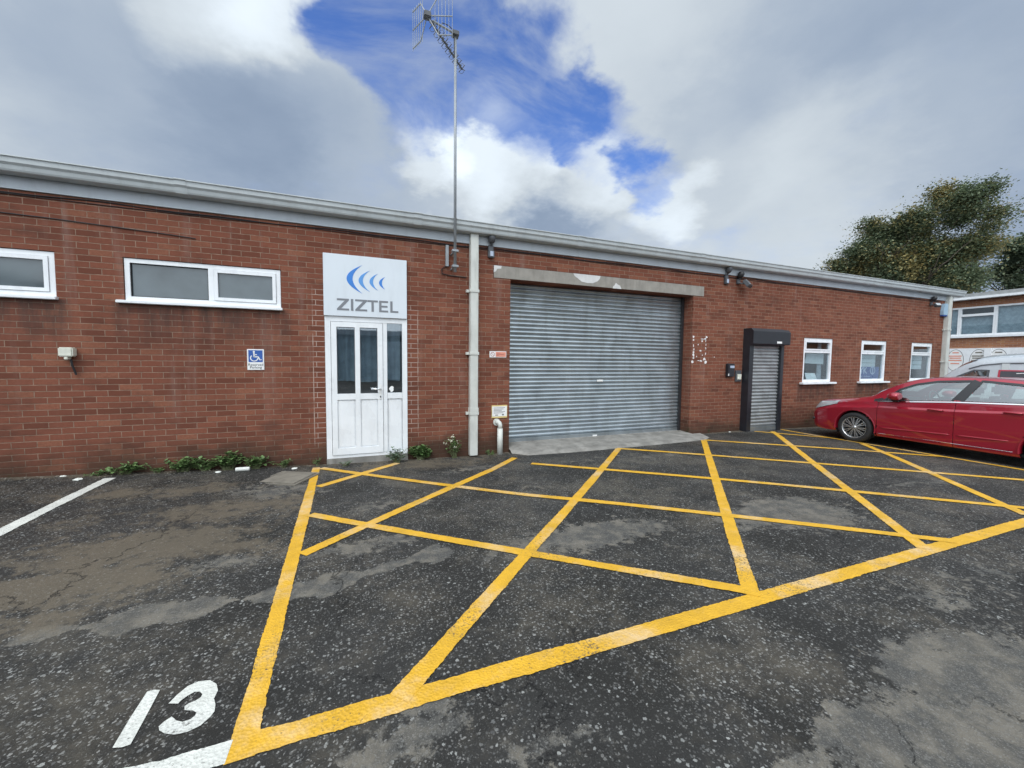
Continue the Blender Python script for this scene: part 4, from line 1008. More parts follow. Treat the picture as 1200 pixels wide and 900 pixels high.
class Shell:
    def __init__(S, prof): S.p = prof
    def ctrl(S, s):
        f = {k: cr(v, s) for k, v in S.p.items()}
        zb, hw, zs, ws, zr, wr_, zc = (f[k] for k in ('zb', 'hw', 'zs', 'ws', 'zr', 'wr', 'zc'))
        zm = zb+(zs-zb)*.42
        cz = f.get('crease', zs-.09)
        return [(0, zb), (hw-.16, zb), (hw-.045, zb+.012), (hw-.022, zb+.08), (hw-.006, zm), (hw-.002, (zm+cz)/2), (hw+.004, cz), (hw-.022, cz+.035), (ws, zs),
                (ws+(wr_-ws)*.36, zs+(zr-zs)*.40), (ws+(wr_-ws)*.72, zs+(zr-zs)*.75), (wr_, zr), (wr_*.93, zr+(zc-zr)*.45), (wr_*.75, zr+(zc-zr)*.72), (wr_*.4, zr+(zc-zr)*.95), (0, zc)]
    SEG = [1, 2, 2, 4, 3, 3, 2, 2, 6, 6, 6, 2, 3, 4, 4]
    def ring(S, s):
        c = S.ctrl(s); out = []
        for i in range(len(c)-1):
            p0, p1, p2, p3 = c[max(i-1, 0)], c[i], c[i+1], c[min(i+2, len(c)-1)]
            if i in (8, 11): p0 = p1                     # crisp belt and roof edges
            if i in (7, 10): p3 = p2
            for k in range(S.SEG[i]):
                t = k/S.SEG[i]
                q = []
                for a, b_, c_, d in zip(p0, p1, p2, p3): q.append(.5*(2*b_+(c_-a)*t*.6+0*(a))+0 if False else b_+(c_-b_)*t+.5*t*(1-t)*((1-t)*((c_-a)/2-(c_-b_))-t*((d-b_)/2-(c_-b_))))
                out.append((q[0], q[1], i+t))
        out.append((c[-1][0], c[-1][1], float(len(c)-1)))
        return out
    def side_at(S, s, z):
        """half width of the upper side at height z (belt to roof)"""
        r = [q for q in S.ring(s) if 8 <= q[2] <= 11]
        for a, b_ in zip(r, r[1:]):
            if a[1] <= z <= b_[1] or b_ is r[-1]:
                t = 0 if b_[1] == a[1] else min(1., max(0., (z-a[1])/(b_[1]-a[1]))); return a[0]+(b_[0]-a[0])*t
        return r[0][0]
def inpoly(x, y, P):
    c = False; j = len(P)-1
    for i in range(len(P)):
        if (P[i][1] > y) != (P[j][1] > y) and x < (P[j][0]-P[i][0])*(y-P[i][1])/(P[j][1]-P[i][1])+P[i][0]: c = not c
        j = i
    return c

def make_car(root, shell, L, arches, R_arch, doors, windows, screen, rear, paint, seams, skip_arch=False):
    """local axes: x across (+ to the far side), y forward with the nose at y=0 going back to -L, z up"""
    st = set(np.round(np.concatenate([np.linspace(0, .3, 13), np.linspace(.3, L-.3, int((L-.6)/.045)), np.linspace(L-.3, L, 13)]), 4))
    for s in seams:
        st = {q for q in st if abs(q-s) > .018}; st |= {round(s-.0035, 4), round(s+.0035, 4)}
    st = sorted(st)
    parts = {}
    def B(n): return parts.setdefault(n, BM())
    cache = {}
    rings = [shell.ring(s) for s in st]
    def snap(s, z, w):
        for cs, cz in arches:
            dx, dz = s-cs, z-cz; d = math.hypot(dx, dz)
            if abs(d-R_arch) < .026 and d > 0: return cs+dx*R_arch/d, cz+dz*R_arch/d
        return s, z
    for side in (1, -1):
        for i in range(len(st)-1):
            for k in range(len(rings[0])-1):
                q = [(st[i], rings[i][k]), (st[i+1], rings[i+1][k]), (st[i+1], rings[i+1][k+1]), (st[i], rings[i][k+1])]
                t = (q[0][1][2]+q[2][1][2])/2; sc = (st[i]+st[i+1])/2; zc = sum(a[1][1] for a in q)/4; wc = sum(a[1][0] for a in q)/4
                if any(abs(sc-s) < .0034 for s in seams) and 2 <= t < 9: continue
                low = 1 <= t < 8
                if low and wc > .45:
                    P4 = [snap(s, r[1], r[0]) for s, r in q]; cs_, cz_ = sum(p[0] for p in P4)/4, sum(p[1] for p in P4)/4
                    if any(math.hypot(cs_-a, cz_-b_) < R_arch-.004 for a, b_ in arches): continue
                name = 'body'
                if 8 <= t < 11:
                    if any(inpoly(sc, zc, P) for P in windows): continue
                if t >= 11:
                    rw = shell.ctrl(sc)[11][0]
                    if screen and screen[0] < sc < screen[1] and wc < rw*.93: continue
                    if rear and rear[0] < sc < rear[1] and wc < rw*.90: continue
                for dn, a, b_ in doors:
                    if a < sc < b_ and 2 <= t < 11 and (zc < 1.24 or t < 8): name = dn+('' if side == -1 else '_far')
                bm = B(name); vs = []
                for s, r in q:
                    ss, zz = snap(s, r[1], r[0]) if (low and r[0] > .45) else (s, r[1])
                    key = (name, side, round(ss, 5), round(zz, 5), round(r[0], 5)); v = cache.get(key)
                    if v is None: v = bm.verts.new((side*r[0], -ss, zz)); cache[key] = v
                    if v not in vs: vs.append(v)
                if len(vs) > 2:
                    try: bm.faces.new(vs if side == -1 else vs[::-1])
                    except ValueError: pass
    # close nose and tail
    for s, r in ((st[0], rings[0]), (st[-1], rings[-1])):
        bm = B('body'); vs = [bm.verts.new((a[0], -s, a[1])) for a in r]+[bm.verts.new((-a[0], -s, a[1])) for a in r[::-1] if a[0] > 1e-6]
        try: bm.faces.new(vs)
        except ValueError: pass
    bmesh.ops.remove_doubles(parts['body'], verts=parts['body'].verts, dist=.0004)
    made = {}
    for n, bm in parts.items():
        nm = {'front_door_far': 'front_door', 'rear_door_far': 'rear_door'}.get(n, n)
        made[n] = obj(nm, bm, paint, root, smooth=True, local=True)
        try: made[n].data.set_sharp_from_angle(angle=R(28))
        except Exception: pass
    return made

def strip_on_side(shell, pts, side, wd, off, zoff=0.):
    """thin raised strip following (s, z) points on the upper body side"""
    bm = BM(); prev = None
    P = [Vector((s, z)) for s, z in pts]; Q = []
    for a, b_ in zip(P, P[1:]):
        n = max(1, int((b_-a).length/.04)); Q += [a.lerp(b_, k/n) for k in range(n)]
    Q.append(P[-1])
    for i, p in enumerate(Q):
        d = (Q[min(i+1, len(Q)-1)]-Q[max(i-1, 0)]).normalized(); n = Vector((-d.y, d.x))*wd/2
        ring = []
        for q, o_ in ((p+n, 0.), (p+n, off), (p-n, off), (p-n, 0.)):
            y = shell.side_at(q.x, q.y); ring.append(bm.verts.new((side*(y+o_), -q.x, q.y)))
        if prev:
            for k in range(4): bm.faces.new((prev[k], prev[(k+1) % 4], ring[(k+1) % 4], ring[k]))
        prev = ring
    return bm
def patch_on_side(shell, poly, side, off, n=14):
    """glass following the body between the corners of a four-sided (s, z) patch given as bottom and top polylines"""
    bot, top = poly; bm = BM(); g = []
    def along(pl, t):
        L = [0]
        for a, b_ in zip(pl, pl[1:]): L.append(L[-1]+math.dist(a, b_))
        q = t*L[-1]
        for i in range(len(pl)-1):
            if q <= L[i+1] or i == len(pl)-2:
                u = (q-L[i])/(L[i+1]-L[i]); return (pl[i][0]+(pl[i+1][0]-pl[i][0])*u, pl[i][1]+(pl[i+1][1]-pl[i][1])*u)
    for i in range(n+1):
        a, b_ = along(bot, i/n), along(top, i/n); col = []
        for j in range(7):
            s, z = a[0]+(b_[0]-a[0])*j/6, a[1]+(b_[1]-a[1])*j/6
            col.append(bm.verts.new((side*(shell.side_at(s, z)+off), -s, z)))
        g.append(col)
    for i in range(n):
        for j in range(6): bm.faces.new((g[i][j], g[i+1][j], g[i+1][j+1], g[i][j+1]))
    return bm
def lathe(prof, c, axis_sign=1, n=40):
    """prof: (radius, x) ; revolved round the x axis at c"""
    bm = BM(); rings = []
    for k in range(n):
        a = 2*math.pi*k/n; rings.append([bm.verts.new((c[0]+axis_sign*x, c[1]+r*math.cos(a), c[2]+r*math.sin(a))) for r, x in prof])
    for k in range(n):
        p, q = rings[k], rings[(k+1) % n]
        for j in range(len(prof)-1): bm.faces.new((p[j], q[j], q[j+1], p[j+1]))
    return bm
def make_wheel(root, x, y, z, r, side, spin=0.):
    """side -1: outer face towards -x"""
    s = side; rr = r*.70
    w = obj('wheel', lathe([(rr*.96, .05), (rr, .10), (r*.80, .112), (r*.93, .10), (r*.985, .07), (r, .03), (r, -.06), (r*.97, -.09), (rr, -.09)], (x, y, z), s), 'tyre', root, smooth=True, local=True)
    obj('rim', lathe([(rr*.90, -.02), (rr*.90, .055), (rr*.95, .09), (rr, .102), (rr*1.01, .098)], (x, y, z), s), 'alloy', w, smooth=True, local=True)
    obj('brake_disc', lathe([(.01, .0), (rr*.70, .0), (rr*.72, -.015), (rr*.88, -.02)], (x, y, z), s), 'plastic', w, local=True)
    b = BM()
    for k in range(10):
        for dlt in (-.10, .10):
            a = spin+2*math.pi*k/10+dlt*(.55); a2 = spin+2*math.pi*k/10+dlt*1.15
            p0 = Vector((x+s*.085, y+rr*.16*math.cos(a), z+rr*.16*math.sin(a))); p1 = Vector((x+s*.078, y+rr*.95*math.cos(a2), z+rr*.95*math.sin(a2)))
            t_ = (p1-p0).normalized(); nn = Vector((1, 0, 0)).cross(t_)*.0085
            for q in (1,):
                v = [b.verts.new(p) for p in (p0-nn, p0+nn, p1+nn*1.1, p1-nn*1.1)]; u = [b.verts.new(p.co-Vector((s*.03, 0, 0))) for p in v]
                b.faces.new(v); b.faces.new(u)
                for m_ in range(4): b.faces.new((v[m_], v[(m_+1) % 4], u[(m_+1) % 4], u[m_]))
    obj('spokes', b, 'alloy', w, local=True)
    obj('hub_cap', lathe([(.002, .098), (.028, .096), (.036, .088), (.05, .07), (.055, .03)], (x, y, z), s, 20), 'alloy', w, smooth=True, local=True)
    return w

RED = dict(
    zb=[(0, .24), (.10, .19), (.4, .165), (.6, .17), (1.3, .175), (2.3, .172), (3.0, .165), (3.8, .20), (4.15, .30)],
    hw=[(0, .50), (.02, .60), (.06, .69), (.12, .755), (.22, .805), (.4, .845), (.7, .87), (1.0, .878), (1.6, .88), (2.6, .88), (3.3, .872), (3.7, .84), (3.95, .79), (4.08, .72), (4.15, .60)],
    zs=[(0, .50), (.06, .57), (.15, .63), (.3, .695), (.6, .765), (.94, .815), (1.15, .836), (1.35, .850), (1.72, .880), (2.31, .932), (3.1, .972), (3.5, .985), (3.8, .93), (4.0, .82), (4.15, .62)],
    crease=[(0, .44), (.15, .54), (.3, .60), (.6, .665), (.94, .70), (1.3, .735), (2.0, .77), (2.6, .80), (3.1, .84), (3.6, .87), (3.9, .82), (4.15, .52)],
    ws=[(0, .46), (.02, .56), (.06, .64), (.12, .70), (.22, .76), (.4, .80), (.7, .825), (1.0, .835), (1.6, .845), (2.6, .845), (3.3, .83), (3.7, .79), (3.95, .73), (4.08, .67), (4.15, .56)],
    zr=[(0, .60), (.05, .68), (.12, .735), (.2, .762), (.4, .797), (.64, .825), (.94, .885), (1.12, .935), (1.3, 1.055), (1.48, 1.165), (1.62, 1.232), (1.8, 1.292), (2.0, 1.322), (2.3, 1.342), (2.65, 1.340), (3.0, 1.315), (3.3, 1.27), (3.55, 1.20), (3.85, 1.03), (4.05, .86), (4.15, .70)],
    wr=[(0, .36), (.06, .50), (.15, .58), (.4, .66), (.94, .70), (1.15, .71), (1.5, .675), (1.8, .64), (2.2, .61), (2.7, .605), (3.2, .59), (3.6, .57), (4.0, .56), (4.15, .46)],
    zc=[(0, .62), (.05, .70), (.12, .755), (.2, .785), (.4, .825), (.64, .86), (.94, .92), (1.12, .965), (1.3, 1.085), (1.48, 1.195), (1.62, 1.262), (1.8, 1.322), (2.0, 1.355), (2.3, 1.375), (2.65, 1.372), (3.0, 1.345), (3.3, 1.30), (3.55, 1.23), (3.85, 1.06), (4.05, .88), (4.15, .72)])
def red_car():
    CX = 10.225; NOSE = 5.82
    root = thing('parked_car', 'red metallic hatchback parked nose to the brick wall, showing its left side', 'car', (CX, NOSE, -.025))
    sh_ = Shell(RED); AR = [(.93, .295), (3.43, .295)]; RA = .352
    dlo_f = [(1.36, .868), (2.30, .945), (2.475, 1.305), (2.05, 1.275), (1.78, 1.21), (1.56, 1.10)]
    dlo_r = [(2.42, .952), (3.22, .992), (3.17, 1.225), (2.98, 1.272), (2.575, 1.308)]
    dlo_q = [(3.29, .995), (3.58, 1.02), (3.40, 1.155), (3.24, 1.205)]
    made = make_car(root, sh_, 4.15, AR, RA, [('front_door', 1.30, 2.36), ('rear_door', 2.36, 3.24)], [dlo_f, dlo_r, dlo_q], (1.20, 1.93), (3.35, 3.93), 'red', [1.30, 2.27, 3.06] and [1.30, 2.36])
    body = made['body']
    for side in (-1, 1):
        fd = made['front_door' if side == -1 else 'front_door_far']; rd = made['rear_door' if side == -1 else 'rear_door_far']
        for P, par, bot, top in ((dlo_f, fd, [(1.36, .868), (2.30, .945)], [(1.40, .90), (1.56, 1.10), (1.78, 1.21), (2.05, 1.275), (2.475, 1.305)]), (dlo_r, rd, [(2.42, .952), (3.22, .992)], [(2.575, 1.308), (2.98, 1.272), (3.17, 1.225)]), (dlo_q, body, [(3.29, .995), (3.58, 1.02)], [(3.24, 1.205), (3.40, 1.155)])):
            obj('side_window', patch_on_side(sh_, (bot, top), side, -.004), 'car_glass', par, smooth=True, local=True)
            obj('window_trim', strip_on_side(sh_, P+[P[0]], side, .034, .004), 'plastic', par, local=True)
        obj('pillar_trim', strip_on_side(sh_, [(2.365, .955), (2.525, 1.308)], side, .115, .0035), 'plastic', body, local=True)
        obj('belt_moulding', strip_on_side(sh_, [(1.28, .857), (1.72, .892), (2.31, .944), (3.1, .984), (3.6, 1.012)], side, .016, .010), 'chrome', body, local=True)
        obj('quarter_trim', strip_on_side(sh_, [(1.22, .872), (1.36, .905)], side, .05, .004), 'plastic', body, local=True)
        # sill moulding
        b = BM(); add_tube(b, [(side*(cr(RED['hw'], s)-.018), -s, .246+.0*s) for s in np.linspace(1.32, 3.02, 20)], .0032, 6); obj('sill_moulding', b, 'chrome', body, local=True)
        # door swage low down
        b = BM(); add_tube(b, [(side*(cr(RED['hw'], s)-.006), -s, .36+.035*(s-1.4)) for s in np.linspace(1.36, 2.32, 20)], [.002]+[.012]*18+[.002], 6); obj('swage', b, 'red', fd, smooth=True, local=True)
        b = BM(); add_tube(b, [(side*(cr(RED['hw'], s)-.006), -s, .395+.02*(s-2.4)) for s in np.linspace(2.40, 2.98, 14)], [.002]+[.012]*12+[.002], 6); obj('swage', b, 'red', rd, smooth=True, local=True)
        for s, par in ((2.14, fd), (3.02, rd)):
            z = cr(RED['crease'], s)+.012; x = side*(cr(RED['hw'], s)+.002)
            b = BM(); add_tube(b, [(x, -s+.12, z-.003), (x+side*.028, -s+.09, z), (x+side*.032, -s-.02, z+.002), (x+side*.026, -s-.07, z+.002), (x, -s-.09, z+.002)], [.008, .013, .014, .013, .008], 8); obj('door_handle', b, 'red', par, smooth=True, local=True)
            b = BM(); add_box(b, x-.002 if side > 0 else x-.006, x+.006 if side > 0 else x+.002, -s-.075, -s+.095, z-.016, z-.006); obj('handle_recess', b, 'plastic', par, local=True)
        # arch lip, liner
        for cs, cz in AR:
            b = BM(); pr = [(RA+.012, .004), (RA+.002, .009), (RA-.012, .004), (RA-.012, -.10)]; prev = None
            for k in range(41):
                a = R(-10+200*k/40); ring = []
                for rr, o_ in pr:
                    s = cs+rr*math.cos(a); z = cz+rr*math.sin(a); xw = cr(RED['hw'], s)-.004; ring.append(b.verts.new((side*(xw+o_), -s, z)))
                if prev:
                    for m_ in range(3): b.faces.new((prev[m_], prev[m_+1], ring[m_+1], ring[m_]))
                prev = ring
            obj('wheel_arch', b, 'red', body, smooth=True, local=True)
            b = BM(); rows = []
            for k in range(25):
                a = R(-25+230*k/24); s = cs+(RA-.008)*math.cos(a); z = cz+(RA-.008)*math.sin(a); rows.append((b.verts.new((side*.84, -s, z)), b.verts.new((side*.52, -s, z))))
            for p, q in zip(rows, rows[1:]): b.faces.new((p[0], q[0], q[1], p[1]))
            b.faces.new([r[1] for r in rows]); obj('arch_liner', b, 'rubber', body, local=True)
            make_wheel(root, side*.775, -cs, .296, .302, side, .1 if cs < 2 else .5)
        # mirror
        b = BM(); bmesh.ops.create_uvsphere(b, u_segments=20, v_segments=12, radius=1)
        for v in b.verts:
            c_ = v.co.copy(); c_.y = c_.y if c_.y > 0 else max(c_.y, -.55)
            v.co = Vector((side*(.955+c_.x*.115), -1.60+c_.y*.12, .985+c_.z*.072))
        obj('wing_mirror', b, 'red', fd, smooth=True, local=True)
        obj('mirror_foot', tube([(side*.83, -1.53, .89), (side*.90, -1.57, .915), (side*.945, -1.585, .93)], [.035, .03, .05], 8), 'plastic', fd, smooth=True, local=True)
        # headlamp follows the corner
        b = BM(); g_ = []
        for i in range(11):
            t = i/10; s = .10+.50*t; col = []
            r = [q for q in sh_.ring(s) if 6.5 <= q[2] <= 12.2]
            z0_ = .578+.165*t; z1_ = .735+.07*t
            for j in range(6):
                z = z0_+(z1_-z0_)*j/5
                z = min(z, r[-1][1]-.004)
                w_ = next((a[0]+(c_[0]-a[0])*((z-a[1])/(c_[1]-a[1]) if c_[1] != a[1] else 0) for a, c_ in zip(r, r[1:]) if a[1] <= z <= c_[1]), r[0][0])
                col.append(b.verts.new((side*(w_+.007), -s+.004, z+.004)))
            g_.append(col)
        for i in range(10):
            for j in range(5): b.faces.new((g_[i][j], g_[i+1][j], g_[i+1][j+1], g_[i][j+1]))
        hl = obj('headlight', b, 'lamp_glass', body, smooth=True, local=True)
        b = BM(); bmesh.ops.create_uvsphere(b, u_segments=12, v_segments=8, radius=.035)
        bmesh.ops.translate(b, verts=b.verts, vec=(side*(cr(RED['hw'], .10)-.01), -.10, .37)); obj('fog_lamp', b, 'plastic', body, smooth=True, local=True)
        b = BM(); add_tube(b, [(side*(cr(RED['hw'], s)-.02), -s, 1.0-.1*(s-3.9)) for s in np.linspace(3.84, 4.08, 6)], .05, 8); obj('tail_light', b, 'van_red', body, smooth=True, local=True)
    # windscreen and rear glass
    for nm, (s0, s1), f in (('windscreen', (1.19, 1.945), .945), ('rear_window', (3.33, 3.95), .92)):
        b = BM(); g_ = []
        for i in range(15):
            s = s0+(s1-s0)*i/14; r = [q for q in sh_.ring(s) if q[2] >= 11]; wr_ = r[0][0]; half = []
            for j in range(9):
                x = wr_*f*(1-j/8)
                z = next((a[1]+(c_[1]-a[1])*((a[0]-x)/(a[0]-c_[0])) for a, c_ in zip(r, r[1:]) if c_[0] <= x <= a[0]), r[-1][1]); half.append((x, z))
            full = [(x, z) for x, z in half]+[(-x, z) for x, z in half[::-1][1:]]
            g_.append([b.verts.new((x, -s, z+.003)) for x, z in full])
        for i in range(14):
            for j in range(len(g_[0])-1): b.faces.new((g_[i][j], g_[i+1][j], g_[i+1][j+1], g_[i][j+1]))
        obj(nm, b, 'car_glass', body, smooth=True, local=True)
    b = BM(); add_box(b, -.62, .62, -1.36, -1.02, .70, .90, bev=.05); obj('dashboard', b, 'plastic', body, local=True)
    b = BM(); add_box(b, -.80, .80, -3.9, -.55, .18, .22); obj('floor_pan', b, 'rubber', body, local=True)
    for x in (-.37, .37):
        b = BM(); add_box(b, x-.24, x+.24, -2.35, -1.85, .38, .55, bev=.05); add_box(b, x-.22, x+.22, -2.47, -2.32, .45, 1.02, bev=.06); add_box(b, x-.13, x+.13, -2.48, -2.38, 1.06, 1.22, bev=.035); obj('seat', b, 'seat', body, local=True)
    b = BM(); add_box(b, -.62, .62, -3.25, -2.75, .38, .55, bev=.05); add_box(b, -.62, .62, -3.42, -3.24, .5, 1.0, bev=.06); obj('rear_seat', b, 'seat', body, local=True)
    b = BM(); ring = [Vector((.37+.18*math.cos(a), -1.62+.05*math.sin(a), .88+.17*math.sin(a))) for a in np.linspace(0, 2*math.pi, 25)]; add_tube(b, ring, .014, 6); obj('steering_wheel', b, 'plastic', body, smooth=True, local=True)
    # grille, plate
    b = BM(); add_box(b, -.42, .42, .0, .012, .30, .40, bev=.004); obj('grille', b, 'plastic', body, local=True)
red_car()

VAN = dict(
    zb=[(0, .30), (.4, .22), (4.4, .26)],
    hw=[(0, .55), (.03, .68), (.1, .78), (.25, .85), (.6, .895), (1.0, .905), (3.9, .905), (4.3, .89), (4.4, .86)],
    zs=[(0, .62), (.15, .78), (.4, .90), (.8, .98), (1.2, 1.02), (2.4, 1.05), (4.2, 1.07), (4.4, 1.0)],
    crease=[(0, .5), (.4, .72), (1.2, .82), (4.4, .85)],
    ws=[(0, .50), (.03, .62), (.1, .72), (.25, .80), (.6, .85), (1.0, .865), (3.9, .87), (4.3, .86), (4.4, .83)],
    zr=[(0, .70), (.1, .82), (.4, .96), (.7, 1.04), (.9, 1.07), (1.1, 1.10), (1.3, 1.20), (1.5, 1.36), (1.7, 1.50), (1.9, 1.585), (2.2, 1.63), (2.6, 1.65), (3.6, 1.65), (4.25, 1.63), (4.4, 1.56)],
    wr=[(0, .40), (.1, .60), (.4, .70), (.9, .76), (1.3, .765), (1.7, .765), (2.5, .765), (4.25, .755), (4.4, .72)],
    zc=[(0, .74), (.1, .87), (.4, 1.03), (.7, 1.08), (.9, 1.11), (1.05, 1.15), (1.23, 1.284), (1.43, 1.50), (1.64, 1.685), (1.94, 1.785), (2.3, 1.815), (2.6, 1.825), (3.6, 1.83), (4.25, 1.80), (4.4, 1.70)])
def van():
    CX, NOSE = 12.75, 6.0
    root = thing('parked_van', 'white van parked behind the red car, only its sloping roof and upper side showing', 'van', (CX, NOSE, -.02))
    sh_ = Shell(VAN); AR = [(.85, .31), (3.55, .31)]; RA = .36
    dlo = [(1.42, 1.06), (2.02, 1.08), (2.02, 1.46), (1.82, 1.46), (1.58, 1.32)]
    made = make_car(root, sh_, 4.4, AR, RA, [('front_door', 1.12, 2.12)], [dlo], (1.06, 1.80), None, 'van', [1.12, 2.12])
    body = made['body']
    for side in (-1, 1):
        fd = made['front_door' if side == -1 else 'front_door_far']
        obj('side_window', patch_on_side(sh_, ([(1.42, 1.06), (2.02, 1.08)], [(1.45, 1.12), (1.58, 1.32), (1.82, 1.46), (2.02, 1.46)]), side, -.004), 'van_glass', fd, smooth=True, local=True)
        obj('window_trim', strip_on_side(sh_, dlo+[dlo[0]], side, .03, .004), 'grey_dark', fd, local=True)
        obj('roof_rail', strip_on_side(sh_, [(1.74, 1.49), (1.92, 1.565), (2.2, 1.605), (3.0, 1.625), (4.2, 1.615)], side, .02, .012), 'grey_dark', body, local=True)
        pn = obj('livery_panel', patch_on_side(sh_, ([(2.16, 1.12), (4.1, 1.12)], [(2.16, 1.475), (4.1, 1.475)]), side, .006), 'van_red', body, smooth=True, local=True) if side == -1 else None
        if pn:
            obj('livery_band', patch_on_side(sh_, ([(2.19, 1.15), (4.05, 1.15)], [(2.19, 1.452), (4.05, 1.452)]), side, .009), 'ink', body, smooth=True, local=True)
            xw = sh_.side_at(2.6, 1.38)+.013
            obj('lettering', text_bm('& Flooring', .085, lambda u, v, q: (-(sh_.side_at(2.5, 1.38+v)+.013+q), -(2.86+u), 1.382+v), .002), 'white', body, local=True)
            obj('swoosh', strip_on_side(sh_, [(2.40, 1.41), (2.50, 1.418), (2.60, 1.412)], side, .012, .013), 'white', body, local=True)
        for cs, cz in AR: make_wheel(root, side*.80, -cs, .312, .318, side)
    b = BM(); g_ = []
    for i in range(13):
        s = 1.05+(1.815-1.05)*i/12; r = [q for q in sh_.ring(s) if q[2] >= 11]; wr_ = r[0][0]; half = []
        for j in range(9):
            x = wr_*.94*(1-j/8); z = next((a[1]+(c_[1]-a[1])*((a[0]-x)/(a[0]-c_[0])) for a, c_ in zip(r, r[1:]) if c_[0] <= x <= a[0]), r[-1][1]); half.append((x, z))
        g_.append([b.verts.new((x, -s, z+.003)) for x, z in half+[(-x, z) for x, z in half[::-1][1:]]])
    for i in range(12):
        for j in range(len(g_[0])-1): b.faces.new((g_[i][j], g_[i+1][j], g_[i+1][j+1], g_[i][j+1]))
    obj('windscreen', b, 'van_glass', body, smooth=True, local=True)
    b = BM(); add_box(b, -.8, .8, -2.3, -2.2, .3, 1.6); obj('bulkhead', b, 'pale_panel', body, local=True)
van()

# ------------------------------------------------------------------ building behind on the right
def far_building():
    X = 25.0; Y0, Y1 = -8., 17.
    t = thing('brick_building', 'two-storey orange brick block with white window band beyond the parked van', 'building', (X, 5, 0))
    b = BM()
    def q(*p): b.faces.new([b.verts.new(v) for v in p])
    zw0, zw1 = 2.82, 4.06
    for z0, z1 in ((-.5, 0.), (2.27, zw0), (zw1, 4.42)): q((X, Y0, z0), (X, Y1, z0), (X, Y1, z1), (X, Y0, z1))
    q((X, Y0, -.5), (X+9, Y0, -.5), (X+9, Y0, 4.42), (X, Y0, 4.42)); q((X, Y1, -.5), (X+9, Y1, -.5), (X+9, Y1, 4.42), (X, Y1, 4.42)); q((X+9, Y0, -.5), (X+9, Y1, -.5), (X+9, Y1, 4.42), (X+9, Y0, 4.42))
    obj('wall', b, 'brick_far', t)
    rf = BM(); add_box(rf, X-.35, X+9.3, Y0-.3, Y1+.3, 4.46, 4.60); obj('roof', rf, 'roof', t)
    obj('fascia', box(X-.37, X-.05, Y0-.3, Y1+.3, 4.36, 4.455), 'upvc', t)
    obj('room', box(X+.6, X+.7, Y0, Y1, 0, 4.4), 'room', t)
    # window band: fixed light, then a casement with a top light
    y = Y1-.6; k = 0
    y = 9.17+3*2.06
    while y > Y0+2:
        wA = .95; wB = 1.06
        for kind, w in (('casement', wB), ('fixed', wA)):
            a, c = y-w, y; bm = BM(); f = .055
            def yb(y0, y1, z0, z1, x0=X-.03, x1=X+.06): add_box(bm, x0, x1, y0, y1, z0, z1)
            yb(a, a+f, zw0, zw1); yb(c-f, c, zw0, zw1); yb(a+f, c-f, zw0, zw0+.07); yb(a+f, c-f, zw1-.07, zw1)
            zt = zw1-.36
            if kind == 'casement': yb(a+f, c-f, zt-.05, zt+.05, X-.045, X+.06)
            w_ = obj('window', bm, 'upvc', t)
            if kind == 'casement':
                obj('pane', box(X+.02, X+.026, a+f, c-f, zt+.05, zw1-.07), 'glass', w_); obj('pane', box(X+.03, X+.036, a+f, c-f, zw0+.07, zt-.05), 'glass', w_)
            else: obj('pane', box(X+.03, X+.036, a+f, c-f, zw0+.07, zw1-.07), 'glass', w_)
            obj('pale_panel', box(X+.12, X+.13, a+.02, c-.02, zw0, zw1-(.3 if kind == 'casement' else .05)), 'drape', w_)
            y -= w+.004
    obj('sill', box(X-.10, X-.002, Y0, Y1, zw0-.09, zw0-.003), 'upvc', t)
    # white shop front with oval emblems
    sf = obj('shop_front', box(X-.06, X+.02, Y0, Y1, 0, 2.268), 'upvc', t)
    for yc in (9.33, 8.62, 8.05, 7.0, 6.2):
        def ell(ry, rz, x, yc=yc): return [(x, yc+ry*math.cos(k*math.pi/16), 1.74+rz*math.sin(k*math.pi/16)) for k in range(32)]
        em = obj('oval_emblem', add_poly(BM(), ell(.27, .48, X-.064), (.003, 0, 0)), 'grey_dark', sf)
        obj('oval_face', add_poly(BM(), ell(.255, .46, X-.068), (.003, 0, 0)), 'white', sf)
        b = BM()
        for k, (z, w) in enumerate([(2.08, .10), (1.93, .20), (1.84, .18), (1.74, .21), (1.6, .14)]): add_box(b, X-.072, X-.0685, yc-w, yc+w, z-.025, z+.025)
        obj('emblem_print', b, 'salmon' if yc > 9 or yc < 7.5 else 'stone', sf)
    for yc in (8.34, 5.4, 2.2): obj('pilaster', box(X-.16, X-.061, yc-.10, yc+.10, 0, 2.262), 'upvc', sf)
far_building()

def opposite():
    """the units across the yard, which the window panes mirror"""
    t = thing('warehouse', 'dark pitched-roof unit across the yard, seen only mirrored in the leftmost window', 'building', (-24, -18, 0))
    b = BM(); add_poly(b, [(-34, -17, 0), (-15, -17, 0), (-15, -17, 5.0), (-24.5, -17, 7.6), (-34, -17, 5.0)], (0, -12, 0)); obj('wall', b, 'brick_far', t)
    b = BM()
    for xa, za, xb, zb in ((-34.5, 4.95, -24.5, 7.72), (-14.5, 4.95, -24.5, 7.72)): add_poly(b, [(xa, -16.6, za), (xb, -16.6, zb), (xb, -16.6, zb+.15), (xa, -16.6, za+.15)], (0, -12.8, 0))
    obj('roof', b, 'grey_dark', t)
    obj('loading_door', box(-27, -22, -16.99, -16.9, 0, 4.0), 'steel', t)
    t = thing('warehouse', 'low flat-roofed dark unit across the yard, seen only mirrored in the white door', 'building', (8, -19, 0))
    obj('wall', box(-8, 26, -30, -19, -.2, 3.3), 'grey_dark', t); obj('fascia', box(-8.1, 26.1, -30.1, -18.9, 3.304, 3.7), 'fascia', t)
    for x in (-5, 2, 9, 16): obj('loading_door', box(x, x+4, -18.99, -18.93, 0, 2.9), 'steel', t)
opposite()

